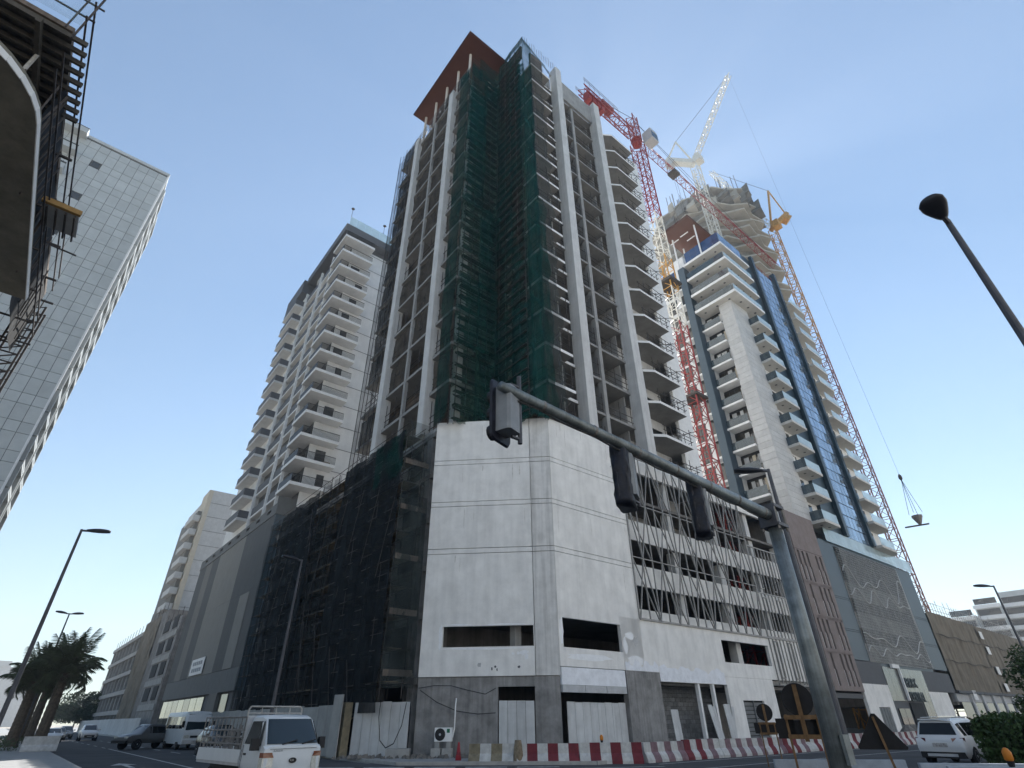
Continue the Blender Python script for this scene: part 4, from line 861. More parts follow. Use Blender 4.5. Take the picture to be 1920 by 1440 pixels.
# ================================================================ sheeted building along the right street
t = thing('sheeted_building', 'long low building wrapped in tan shade cloth along the right street', 'building', (120,25))
M(t).box(95.4,160,25.6,50,3,14.2).obj('frame', C['dark_concrete'])
for k in range(5): M(t).sheet((95.3+k*11,25.2),(106.2+k*11,25.2),4.6,14.3-.1*k,22,10,.12,100+k).obj('shade_cloth', C['tannet'])
for k in range(5): M(t).box(95.3+k*11,106.2+k*11,24.9,25.1,4.3,4.6).obj('hem_rail', C['charcoal'])
for k in range(2):
    M(t).path([(95.4+q*1.1,24.95,8.1+k*3.2+.12*math.sin(q)) for q in range(50)], .05, 4).obj('tie_rope', C['darksteel'])
for (x, z) in ((117.5,12.2),(118,10),(118.6,7.2),(119.2,4.9),(101,3.6)): M(t).box(x,x+1.6,24.9,24.95,z,z+1.1).obj('cloth_patch', C['white'])
for k in range(9): M(t).box(96+k*5.2,100.4+k*5.2,25.25,25.3,.2,3.3).obj('shop_window', C['glass']); M(t).box(100.4+k*5.2,101.2+k*5.2,25.1,25.5,0,4.3).obj('shop_pier', C['board'])
M(t).box(95.4,160,25.4,26,3.35,4.28).obj('shop_fascia', C['board'])
m = M(t); rr = random.Random(8)
for k in range(46): x = 95.6+k*1.2; m.tube((x,25.5,13.5),(x+rr.uniform(-.1,.1),25.5,15.2+rr.uniform(0,1.5)),.04)
for z in (14.9,15.8): m.tube((95.5,25.5,z),(150,25.5,z),.035)
m.obj('scaffold_tubes', C['palesteel'], kind='stuff')
# ---- far apartments on the right and pale blocks at the ends of the streets
t = thing('far_apartment_block', 'hazy stepped white apartment block far beyond the sheeted building', 'building', (240,40))
for k, (y0, y1, h) in enumerate(((50,57,30),(43,50,33),(30,43,37))):
    M(t).box(240+k*4,270,y0,y1,0,h).obj('wing', C['tile'])
    for j in range(9): 
        if 5+j*3.4 < h: M(t).box(239.2+k*4,240+k*4,y0-.3,y1+.2,5+j*3.4,6.1+j*3.4).obj('balcony_band', C['white']); M(t).box(239.9+k*4,240.02+k*4,y0+.4,y1-.4,6.3+j*3.4,8.1+j*3.4).obj('window_band', C['glass'])
for i, (x, y, w, d, h, lab) in enumerate(((-40,800,60,30,52,'pale hazy block at the far left end of the street'),(60,620,60,30,34,'faint low block far behind the palm trees'))):
    t = thing('far_block', lab, 'building', (x,y)); M(t).box(x,x+w,y,y+d,0,h).obj('wall', C['concrete']); M(t).box(x+8,x+w*.5,y-2,y+d*.8,h,h+5).obj('roof_block', C['concrete'])
# ================================================================ far round tower under construction
t = thing('round_tower', 'far unfinished tower with jagged stacked balconies and a ragged netted top', 'building', (128.6,53.6)); cx, cy = 128.6, 53.6; rr = random.Random(21)
M(t).lathe([(14.0,0),(14.0,141)], (cx,cy,0), 20).obj('core', C['tanconc'])
for j in range(36):
    z = 18+j*3.5; pts = []
    for k in range(22):
        a = 2*math.pi*(k+.5*(j % 2))/22; r_ = (17.0 if k % 2 else 15.2)+rr.uniform(-.35,.35)+.7*math.sin(a*3+j*.22)
        pts.append((cx+r_*math.cos(a), cy+r_*math.sin(a)))
    M(t).prism(pts, z, z+.55).obj('balcony_slab', C['tanslab'])
for j in range(24):
    z = 39+j*3.5; a = math.radians(200+rr.uniform(0,90)); M(t).box(cx+13*math.cos(a)-1.5,cx+13*math.cos(a)+1.5,cy+13.4*math.sin(a)-1.5,cy+13.4*math.sin(a)+1.5,z+.8,z+3.3).obj('bay_wall', C['tanconc'])
for k in range(26):
    a = math.radians(150+k*8+rr.uniform(-3,3)); r_ = 13.5+rr.uniform(0,3.5); x, y = cx+r_*math.cos(a), cy+r_*math.sin(a); z = 133+rr.uniform(0,7); q = rr.uniform(1.0,2.4); hh = rr.uniform(2,4.5)
    m = M(t); m.hexa([(x-q,y-q,z),(x+q,y-q*.6,z+rr.uniform(-1,1)),(x+q*.8,y+q,z),(x-q,y+q*.7,z),(x-q*.8,y-q,z+hh),(x+q*.7,y-q*.5,z+hh+rr.uniform(-2,2)),(x+q*.6,y+q,z+hh),(x-q,y+q*.5,z+hh-1)]); m.obj('formwork_screen', C['greynet2'] if k % 3 else C['tanslab'])
m = M(t)
for k in range(70):
    a = rr.uniform(2.6,6.2); r_ = rr.uniform(6,15); x, y = cx+r_*math.cos(a), cy+r_*math.sin(a); m.tube((x,y,138),(x+rr.uniform(-.5,.5),y,146+rr.uniform(0,6)),.10)
m.obj('rebar', C['darksteel'], kind='stuff')
# ================================================================ cranes
def truss(m, p, q, w, n, r, rb=None, tri=False):
    """lattice beam with square or triangular section between two points"""
    p = Vector(p); q = Vector(q); d = (q-p).normalized(); k = Vector((0,0,1)) if abs(d.z) < .95 else Vector((1,0,0))
    a = d.cross(k).normalized()*w/2; b = a.cross(d).normalized()*w/2; rb = rb or r*.55
    cs = [a-b, -a-b, b*1.1] if tri else [a+b, a-b, -a-b, -a+b]; c = len(cs)
    for o_ in cs: m.tube(p+o_, q+o_, r)
    for i in range(n):
        s0 = p+(q-p)*(i/n); s1 = p+(q-p)*((i+1)/n)
        for j in range(c):
            o1, o2 = cs[j], cs[(j+1) % c]; m.tube(s0+o1, s0+o2, rb); m.tube(s0+(o1 if i % 2 else o2), s1+(o2 if i % 2 else o1), rb)
t = thing('red_tower_crane', 'red and white hammerhead tower crane between the unfinished tower and the glass tower', 'crane', (51.3,28.2))
X, Yc = 51.3, 28.2
for (z0, z1, mm) in ((.1,12,'redsteel'),(12,24,'redsteel'),(24,33,'redsteel'),(33,45,'redsteel'),(45,51,'whitesteel'),(51,57,'yellowsteel'),(57,66,'whitesteel'),(66,74,'redsteel'),(74,84,'redsteel')):
    m = M(t); truss(m, (X,Yc,z0), (X,Yc,z1), 1.7, max(3,int((z1-z0)/1.6)), .10, .05); m.obj('mast_section', C[mm])
M(t).lathe([(.8,0),(.8,.9),(.95,.9),(.95,1.3)], (X,Yc,84), 12).obj('slewing_ring', C['redsteel'])
M(t).box(X+.6,X+2.5,Yc-2.6,Yc-.9,84.0,86.6).obj('cab', C['board']); M(t).box(X+.7,X+2.4,Yc-2.63,Yc-2.6,84.4,85.9).obj('cab_window', C['glass'])
m = M(t); truss(m, (X,Yc,85.3), (X,Yc,92), 1.3, 5, .10, .05); m.obj('tower_head', C['redsteel'])
m = M(t); truss(m, (X+1.2,Yc,86.2), (99.2,Yc+.3,86.2), 1.3, 34, .065, .035, True); m.obj('jib', C['redsteel'])
m = M(t); truss(m, (X-1.2,Yc,86.0), (38.0,Yc,86.0), 1.3, 10, .10, .05); m.obj('counter_jib', C['redsteel'])
m = M(t)
for z in (87.4,88.0): m.tube((37.8,Yc-.9,z),(46,Yc-.9,z),.035); m.tube((37.8,Yc+.9,z),(46,Yc+.9,z),.035)
for k in range(8): m.tube((37.9+k*1.15,Yc-.9,86.5),(37.9+k*1.15,Yc-.9,88),.03); m.tube((37.9+k*1.15,Yc+.9,86.5),(37.9+k*1.15,Yc+.9,88),.03)
m.obj('walkway_rail', C['steel'])
for k in range(4): M(t).box(39+k*1.0,39.8+k*1.0,Yc-.55,Yc+.55,84.2,86.2).obj('counterweight', C['redsteel'])
M(t).box(42.6,45.2,Yc-.6,Yc+.6,86.7,87.7).obj('winch', C['redsteel'])
m = M(t); m.tube((X,Yc,92),(76,Yc,86.9),.035); m.tube((X,Yc,92),(92,Yc,86.9),.035); m.tube((X,Yc,92),(40,Yc,86.7),.04); m.obj('tie_rope', C['cable'])
M(t).box(61,62.6,Yc-.8,Yc+.8,85.0,85.6).obj('trolley', C['darksteel'])
m = M(t); m.tube((61.4,Yc,85),(61.4,Yc,70),.02); m.tube((62.2,Yc,85),(62.2,Yc,70),.02); m.obj('hoist_rope', C['cable'])
M(t).box(X-1.3,X+1.3,Yc-1.3,Yc+1.3,52.0,52.4).obj('tie_collar', C['darksteel']); M(t).box(X-1.2,X+1.2,Yc-1.2,Yc+1.2,33.8,34.1).obj('tie_collar', C['darksteel'])
def luffer(name, label, base, z, tip, tail, af, mats, w=2.0):
    t = thing(name, label, 'crane', (base[0], base[1])); x, y = base
    n = 6
    for k in range(n): m = M(t); truss(m, (x,y,z*k/n+.1), (x,y,z*(k+1)/n), w, 9, .15, .08); m.obj('mast_section', C[mats[0 if k < n-2 else 1]])
    m = M(t); truss(m, (x,y,z+2), tip, 1.5, 22, .12, .07, True); m.obj('jib', C[mats[2]])
    tv = Vector(tail); m = M(t); m.bar((x,y,z+1), tv, 2.2, 1.3); m.obj('counter_deck', C[mats[1]])
    m = M(t); m.bar(tv-Vector((0,0,1.2)), tv*1.0+(Vector((x,y,z))-tv)*.22-Vector((0,0,1.2)), 2.4, 2.2); m.obj('counterweight', C[mats[3]])
    m = M(t); m.bar((x,y,z+1.5), af, .5); m.bar(tv, af, .4); m.obj('a_frame', C[mats[1]]); m = M(t); m.tube(af, tip, .06); m.obj('luffing_rope', C['cable'])
    M(t).box(x-1.3,x+1.3,y-2.6,y-.6,z,z+2.6).obj('cab', C[mats[1]]); return t
luffer('luffing_crane', 'pale luffing crane with steep jib behind the glass tower', (107,41.9), 143, (109.4,24.9,172), (104.2,48.6,150), (106.2,45.2,158), ('yellowsteel','whitesteel','whitesteel','board'))
luffer('luffing_crane', 'ochre luffing crane with a long mast on the right of the ragged tower', (137.0,36.6), 131, (131,46.5,166), (141.5,32.5,138), (138.6,34.0,149), ('redpale','yellowsteel','whitesteel','yellowsteel'))
t = thing('hanging_load', 'concrete bucket hanging from crane ropes against the sky at right', 'crane load', (109.4,24.7,29.5)); B = (109.4,24.7)
M(t).lathe([(.25,-.8),(.32,-.65),(.8,.4),(.8,.65)], (B[0],B[1],30), 12).obj('bucket', C['steel']); M(t).bar((B[0]-1.8,B[1]+1.8,28.7),(B[0]+1.0,B[1]-1.0,29.2),.22).obj('spreader_arm', C['darksteel'])
m = M(t); 
for dx in (-1,1): m.tube((B[0]+dx*1.0,B[1],31),(B[0],B[1],37.2),.04); m.tube((B[0],B[1]+dx*1.0,31),(B[0],B[1],37.2),.04)
m.obj('sling', C['cable']); M(t).lathe([(.1,-.4),(.3,0),(.25,.5),(.08,.8)], (B[0],B[1],37.4), 10).obj('hook_block', C['darksteel']); m = M(t); m.tube((B[0],B[1],38),(109.4,24.9,171.5),.018); m.obj('hoist_rope', C['cable'])
# ================================================================ street lamps and signals
def lamp(label, at, h, heads, rp=.075, hl=1.0, hw=.34, group=None):
    t = thing('street_lamp', label, 'street lamp', at)
    M(t).tube((at[0],at[1],0),(at[0],at[1],h),rp*1.5,10,rp*.75,True).obj('pole', C['lamp']); M(t).lathe([(rp*2.6,0),(rp*2.6,.05),(rp*1.9,.08),(rp*1.9,.7),(rp*1.5,.75)],(at[0],at[1],0),10).obj('base_sleeve', C['lamp'])
    for (dx, dy) in heads:
        L = math.hypot(dx,dy); d = Vector((dx/L,dy/L,.10)).normalized(); n = Vector((-dy/L,dx/L,0)); p = Vector((at[0],at[1],h-.06))
        M(t).tube(p, p+d*.28, rp*.7, 8).obj('arm', C['lamp']); rings = []
        for k in range(9):
            s_ = k/8; w = hw/2*(.38+.75*min(1,s_*1.7)**.8)*(1 if s_ < .93 else .72); hh = .13*(.35+math.sin(math.pi*(.1+.78*s_))*.8); c = p+d*(.2+hl*s_)
            rings.append([c+n*w*math.cos(a)+Vector((0,0,hh*math.sin(a)*(1 if math.sin(a) > 0 else .45))) for a in [2*math.pi*i/12 for i in range(12)]])
        hd = M(t); hd.loft(rings); hd.obj('lamp_head', C['lamphead'], smooth=True)
    return t
lamp('tall single street lamp rising past the left palms', (0,34), 10.05, [(1,0)])
lamp('twin-headed street lamp standing behind the tallest palm crown', (1.75,68.5), 10.7, [(1,0),(-1,0)], hl=.9)
lamp('small distant twin-headed lamp between palm crown and near lamp pole', (2.1,105), 10.0, [(1,0),(-1,0)], hl=.9)
lamp('street lamp in front of the black scaffold net', (10.8,33), 10.0, [(-1,.15)], hl=.95)
lamp('street lamp close behind the traffic signal pole', (20.0,8.58), 10.0, [(-.55,.85)], rp=.085, hl=1.05, hw=.42)
lamp('street lamp over the hedge at the right edge', (54.2,9.4), 10.0, [(-.5,.9)], hl=1.0)
lamp('near street lamp alone against the blue sky at upper right', (11.15,.04), 10.0, [(-1,.06)], rp=.07, hl=.66, hw=.36)
t = thing('traffic_signal_pole', 'thick grey traffic signal pole with long overhead mast arm', 'signal pole', (13.18,5.89)); px_, py_ = 13.18, 5.89
M(t).tube((px_,py_,0),(px_,py_,6.15),.20,20,.155,True).obj('pole', C['galv'], smooth=True)
M(t).tube((px_,py_,6.02),(4.15,5.31,6.04),.135,16,.075,True).obj('mast_arm', C['galv'], smooth=True)
m = M(t); m.box(px_-.24,px_+.24,py_-.24,py_+.24,5.72,5.80); m.box(px_-.24,px_+.24,py_-.24,py_+.24,6.18,6.26); m.box(px_-.27,px_-.22,py_-.22,py_+.22,5.72,6.26); m.obj('clamp_plate', C['lamp'])
for k, (dx, dy, dz) in enumerate(((-.2,-.2,-.12),(.2,-.2,-.12),(-.2,.2,-.12),(.2,.2,-.12))): M(t).lathe([(.03,0),(.03,.7)],(px_+dx,py_+dy,5.64),8).obj('bolt', C['steel'])
for k in range(7):
    f = .06+k*.14; c_ = Vector((px_,py_,6.02)).lerp(Vector((4.15,5.31,6.04)), f); r_ = .137-.06*f
    M(t).lathe([(r_+.006,-.025),(r_+.006,.025)], tuple(c_), 14, 'x').obj('clamp_band', C['steel'])
M(t).path([tuple(Vector((px_-.3,py_,5.92)).lerp(Vector((4.5,5.33,5.97)), k/18)-Vector((0,0,.02+.05*abs(math.sin(k*1.1))))) for k in range(19)], .016, 5).obj('signal_cable', C['cable'])
M(t).box(px_-.13,px_+.13,py_-.26,py_-.19,1.0,1.5).obj('service_hatch', C['galv'])
M(t).lathe([(.3,0),(.3,.05)],(px_,py_,.12),14).obj('base_plate', C['lamp'])
def signal(label, x, y, z0, z1, bag, turn=0.0):
    t = thing('traffic_signal', label, 'traffic signal', (x,y,z0), turn); h = z1-z0
    rings = []
    for yy, g in ((.20,.0),(.235,.02)):
        w, hh = (.27 if bag else .24)+g, h/2+g; pts = []
        for (sx, sz, a0) in ((1,1,0),(-1,1,math.pi/2),(-1,-1,math.pi),(1,-1,math.pi*1.5)):
            for i in range(5): a = a0+math.pi/2*i/4; pts.append((sx*(w-.1)+.1*math.cos(a), yy, h/2+sz*(hh-.1)+.1*math.sin(a)))
        rings.append(pts)
    m = M(); m.loft(rings); m.obj('backplate', C['cover'], t)
    m = M(); m.loft([[(sx*.15*(1 if k else .8), yy, h/2+sz*(h/2-.12)) for sx, sz in ((1,1),(-1,1),(-1,-1),(1,-1))] for k, yy in enumerate((-.05,.0,.2))]); m.obj('housing', C['sighouse'], t)
    for k in range(0 if bag else 3): m = M(); m.lathe([(.11,0),(.12,.16)], (0,.235,h*.2+k*h*.3), 12, 'y'); m.obj('visor', C['plasticblack'], t)
    m = M(); m.tube((.17,-.02,-.02),(.17,-.02,h+.16),.035,8,cap=True); m.tube((.17,-.02,.05),(.02,.03,.05),.03,6); m.tube((.17,-.02,h-.05),(.02,.03,h-.05),.03,6); m.obj('bracket', C['lamp'], t)
    if bag:
        rr = random.Random(int(x*10)); rings = []
        for k in range(12):
            z = -.06+(h+.12)*k/11; rings.append([((.29+.035*rr.uniform(-1,1))*math.copysign(abs(math.cos(a))**.45, math.cos(a)), .17+(.16+.02*rr.uniform(-1,1))*math.copysign(abs(math.sin(a))**.45, math.sin(a)), z) for a in [2*math.pi*i/20 for i in range(20)]])
        m = M(); m.loft(rings); m.obj('bag_cover', C['cover'], t, smooth=True)
    return t
signal('uncovered signal head at the far end of the mast arm', 4.42, 5.36, 5.26, 6.26, False, .30)
signal('middle signal head wrapped in black plastic on the mast arm', 7.35, 5.53, 4.98, 6.0, True, .5)
signal('signal head wrapped in black plastic nearest the signal pole', 9.95, 5.72, 4.98, 6.0, True, .55)
# ================================================================ barriers, signs, site clutter
def barrier_mesh(L, seg, mats, h=.82):
    m = M(); prof = [(-.3,0),(.3,0),(.3,.12),(.22,.30),(.11,.42),(.085,h),(-.085,h),(-.11,.42),(-.22,.30),(-.3,.12)]
    n = len(seg)
    for k, s_ in enumerate(seg): m.cur = s_; m.xprism(prof, L*k/n, L*(k+1)/n)
    return m.mesh('jersey_barrier', mats)
bm_ = [C['barwhite'],C['barred'],C['barred2'],C['barolive']]
kinds = [barrier_mesh(3.0,[0,1,0,1,0,1],bm_), barrier_mesh(3.0,[0,1,0,1,0,1],bm_,.84), barrier_mesh(3.0,[0,2,0,2,0,2],bm_), barrier_mesh(3.0,[1,0,1,0,2,0],bm_,.86), barrier_mesh(2.2,[3,0,3,0],bm_), barrier_mesh(3.0,[0,2,0,1,0,2],bm_,.8)]
ords = ['first','second','third','fourth','fifth','sixth','seventh','eighth','ninth','tenth','eleventh','twelfth','thirteenth','fourteenth','fifteenth']
bl_ = []
def bar_at(a, ang, k, label, group='red and white barriers along the kerb'):
    o = put('jersey_barrier', kinds[k], None, (a[0],a[1],.0), ang); tag(o, label, 'barrier', group); return o
bar_at((18.45,25.95), math.atan2(-5.8,6.2)-.05, 4, 'short olive and white barrier beside the traffic cone')
a = Vector((19.95,24.1)); dirs = [math.atan2(-5.5,6.2)]*2+[-.06+.02*math.sin(i*1.7) for i in range(11)]; seq = [0,1,2,3,2,5,3,0,1,2,0,5,0,1]
for i, (ang, k) in enumerate(zip(dirs, seq)):
    bar_at(a, ang, k, f'red and white striped barrier, {ords[i]} to the right of the sandbag')
    a = a+Vector((math.cos(ang),math.sin(ang)))*3.03
    if i == 1: a = a+Vector((.25,.2))
kb = [barrier_mesh(3.0,[0],[C['barblue']],.9), barrier_mesh(2.4,[0],[C['barblue']],.84)]
for (p, ang, k, lab) in (((15.6,8.6),-.9,0,'pale grey barrier behind the round sign back'),((17.6,6.0),-.95,1,'pale grey barrier between signal pole and triangular sign'),((15.9,4.9),-1.05,0,'pale grey barrier in front of the white car carrying an orange lamp'),((17.5,2.2),-1.15,0,'pale grey barrier at the lower right corner by the hedge')):
    tag(put('concrete_barrier', kb[k], None, (p[0],p[1],0), ang), lab, 'barrier', 'pale barriers near the signal pole')
def beacon(label, p):
    t = thing('warning_lamp', label, 'warning lamp', p); M().lathe([(.05,0),(.07,.08),(.075,.10)],(0,0,0),10).obj('socket', C['plasticblack'], t); M().lathe([(.06,.1),(.085,.13),(.085,.25),(.05,.31),(.02,.33)],(0,0,0),12).obj('lens', C['orange'], t, smooth=True)
beacon('orange warning lamp on the grey barrier by the white car', (16.45,3.9,.9))
beacon('small orange lamp on the striped barriers before the white boards', (23.05,21.35,.83))
t = thing('traffic_cone', 'faded red traffic cone left of the barriers', 'traffic cone', (18.35,26.75,.0)); M().box(-.24,.24,-.24,.24,.0,.05).obj('base', C['red'], t); M().lathe([(.17,.05),(.10,.45),(.045,.85),(.03,.88)],(0,0,0),16).obj('body', C['conered'], t, smooth=True); M().lathe([(.122,.34),(.10,.46)],(0,0,0),16).obj('sleeve', C['red'], t)
rr = random.Random(4); t = thing('sandbag', 'brown sandbag slumped over the end of the striped barrier', 'sandbag', (19.95,24.0,0)); rings = []
for k in range(9): z = .02+.95*k/8; rings.append([((.20-.10*abs(k-3)/6+.02*rr.uniform(-1,1))*math.cos(q), (.28-.09*abs(k-3)/6)*math.sin(q), z) for q in [2*math.pi*i/12 for i in range(12)]])
m = M(); m.loft(rings); m.obj('bag', C['sack'], t, smooth=True)
t = thing('air_conditioner', 'white outdoor air conditioner unit on concrete blocks by the bare wall', 'air conditioner', (*ch(1.8,.55),.12), math.atan2(-5.8,6.0))
M().box(-.48,.48,-.18,.18,.72,1.36).obj('casing', C['white'], t); M().lathe([(.27,-.20),(.29,-.182)],(-.17,0,1.04),20,'y').obj('fan_grille', C['plasticblack'], t); M().lathe([(.06,-.22),(.06,-.2)],(-.17,0,1.04),10,'y').obj('fan_hub', C['board'], t)
M().box(.2,.36,-.19,-.183,1.12,1.3).obj('badge', C['net_badge'], t); M().box(-.42,-.2,-.16,.16,.42,.72).obj('foot', C['hoardgrey'], t); M().box(.2,.42,-.16,.16,.42,.72).obj('foot', C['hoardgrey'], t); M().path([(.5,-.05,.9),(.58,-.02,1.3),(.58,.05,2.4),(.6,.1,2.75)],.035,8).obj('pipe', C['white'], t)
for i, (x, lab) in enumerate(((1.45,'left concrete block under the air conditioner'),(2.05,'right concrete block under the air conditioner'))):
    o = M().box(-.26,.26,-.26,.26,0,.42).obj('footing_block', C['kerb'], None, loc=(*ch(x,.6),.12), rz=math.atan2(-5.8,6.0)); tag(o, lab, 'concrete block', 'blocks carrying the air conditioner')
for (x, lab) in ((-1.0,'left concrete block at the foot of the white hoarding'),(-.35,'right concrete block at the foot of the white hoarding')):
    o = M().box(-.32,.32,-.3,.3,0,.42).obj('footing_block', C['kerb'], None, loc=(*ch(x,.55),.12), rz=math.atan2(-5.8,6.0)+.1); tag(o, lab, 'concrete block', 'blocks at the hoarding')
m = M(); rr = random.Random(9)
for k in range(160):
    s_ = rr.uniform(-4,4.5); o_ = rr.uniform(.25,1.5); p = ch(s_,o_); q = rr.uniform(.03,.16); z = .12
    m.hexa([(p[0]-q,p[1]-q*.7,z),(p[0]+q,p[1]-q,z),(p[0]+q*.8,p[1]+q,z),(p[0]-q,p[1]+q*.6,z),(p[0]-q*.6,p[1]-q*.5,z+q),(p[0]+q*.5,p[1]-q*.6,z+q*1.3),(p[0]+q*.5,p[1]+q*.6,z+q),(p[0]-q*.6,p[1]+q*.4,z+q*.8)])
o = m.obj('rubble', C['rubble']); o["kind"] = "stuff"; o["label"] = "loose stones and rubble along the foot of the bare wall"; o["category"] = "rubble"
for (x, ln, w, h, lab) in ((33.9,0,.75,2.3,'single white board standing in the block-walled opening'),(38.2,.55,.5,2.6,'white board leaning steeply on the first white post'),(38.75,.5,.28,2.5,'narrow white plank leaning beside the first white post'),(40.2,.1,.75,2.65,'wide grey-white board leaning near the second white post'),(41.15,-.55,.32,2.5,'white plank leaning left against the plain white wall')):
    m = M(); m.hexa([(x+ln,24.9,.12),(x+ln+w,24.9,.12),(x+ln+w,24.94,.12),(x+ln,24.94,.12),(x,25.06,h),(x+w,25.06,h),(x+w,25.10,h),(x,25.10,h)])
    tag(m.obj('leaning_board', C['hoard']), lab, 'board', 'boards leaning in the shop bay')
# sign backs on timber frames
t = thing('road_sign_back', 'back of a round sign on a large timber frame beside the signal pole', 'sign', (15.3,7.45), -1.12)
M().lathe([(.35,0),(.36,.02)],(0,0,2.18),28,'y').obj('round_plate', C['signback'], t); M().box(-.05,.05,-.10,-.01,1.3,2.5).obj('centre_batten', C['wood'], t)
M().box(-.62,-.2,0,.02,1.36,1.78).obj('plate', C['signback'], t); M().box(.18,.5,0,.02,1.40,1.82).obj('plate', C['signback'], t); M().box(-.32,.32,.0,.015,1.42,1.74).obj('plate', C['signback'], t)
for x in (-.36,.33): M().bar((x,-.05,.0),(x,-.05,1.86),.07,.05).obj('leg', C['wood'], t)
for z in (1.40,1.80): M().bar((-.40,-.09,z),(.38,-.09,z),.05,.09).obj('rail', C['wood'], t)
for x in (-.3,.3): M().bar((x,-.05,.3),(x*1.1,-.75,.03),.05).obj('brace', C['wood'], t)
t = thing('road_sign_back', 'back of a triangular sign on a single leaning timber post', 'sign', (15.85,6.02), -1.18)
m = M(); tri = [(-.47,1.16),(.47,1.16),(.5,1.2),(.04,1.86),(-.04,1.86),(-.5,1.2)]; m.loft([[(x,0,z) for x, z in tri],[(x,.02,z) for x, z in tri]]); m.obj('triangle_plate', C['signback'], t)
M().bar((.22,-.06,0),(-.02,-.04,1.8),.075,.05).obj('post', C['wood'], t)
t = thing('road_sign_back', 'smaller distant round sign back on a timber frame before the louvred door', 'sign', (26.6,14.6), -1.1)
M().lathe([(.33,0),(.34,.02)],(0,0,2.0),24,'y').obj('round_plate', C['signback'], t); M().box(-.05,.05,-.08,-.01,1.2,2.3).obj('centre_batten', C['wood'], t)
for x in (-.3,.3): M().bar((x,-.05,0),(x,-.05,1.6),.06,.05).obj('leg', C['wood'], t)
for z in (1.2,1.58): M().bar((-.36,-.08,z),(.36,-.08,z),.05,.08).obj('rail', C['wood'], t)
M().box(-.55,.4,0,.02,1.2,1.6).obj('plate', C['signback'], t)
# ================================================================ vehicles (local frame: x right, y forward)
def ring(s_):
    y, zb, zl, zt, wl, wt = s_
    h = [(0,zb),(wl*.84,zb),(wl*.97,zb+.16),(wl,(zb+zl)*.5),(wl*.98,zl),(wt,zt-.06),(wt*.88,zt),(0,zt+.015)]
    return [(x,y,z) for x, z in h]+[(-x,y,z) for x, z in reversed(h[1:-1])]
def wheel(t, x, y, r, w=.22):
    o = M().lathe([(r*.62,-w/2),(r*.93,-w/2),(r,-w*.36),(r,w*.36),(r*.93,w/2),(r*.62,w/2)],(x,y,r),22,'x').obj('wheel', C['rubber'], t, smooth=False)
    s_ = 1 if x > 0 else -1; M().lathe([(r*.60,s_*(w/2-.03)),(r*.60,s_*(w/2+.005)),(r*.5,s_*(w/2-.04)),(r*.15,s_*(w/2-.01)),(r*.1,s_*(w/2+.01))],(x,y,r),14,'x').obj('rim', C['chrome'], o)
    M().lathe([(r*1.12,-s_*.02),(r*1.12,s_*.0)],(x*1.0+s_*(w/2-.055),y,r),22,'x').obj('wheel_arch', C['black'], t)
def body(t, secs, paint, name='body'):
    m = M(); m.loft([ring(s_) for s_ in secs]); o = m.obj(name, paint, t); smooth_by_angle(o, 38); return o
def glass_side(t, secs, i, j, f0=.10, f1=.86, name='side_window', g='carglass', y0=.06, y1=.06):
    a, b = ring(secs[i]), ring(secs[j])
    for sx in (1,-1):
        P = []
        for (q, dy) in ((a, y0*(1 if b[0][1] > a[0][1] else -1)), (b, -y1*(1 if b[0][1] > a[0][1] else -1))):
            p4, p5 = Vector(q[4]), Vector(q[5])
            for f in (f0, f1): v = p4+(p5-p4)*f; v.y += dy; v.x += .012; v.x *= sx; P.append(v)
        m = M(); m.add([P[0],P[2],P[3],P[1]], [(0,1,2,3)] if sx > 0 else [(3,2,1,0)]); m.obj(name, C[g], t)
def patch(t, pts, name, mtl): m = M(); m.add(pts, [tuple(range(len(pts)))]); return m.obj(name, mtl, t)
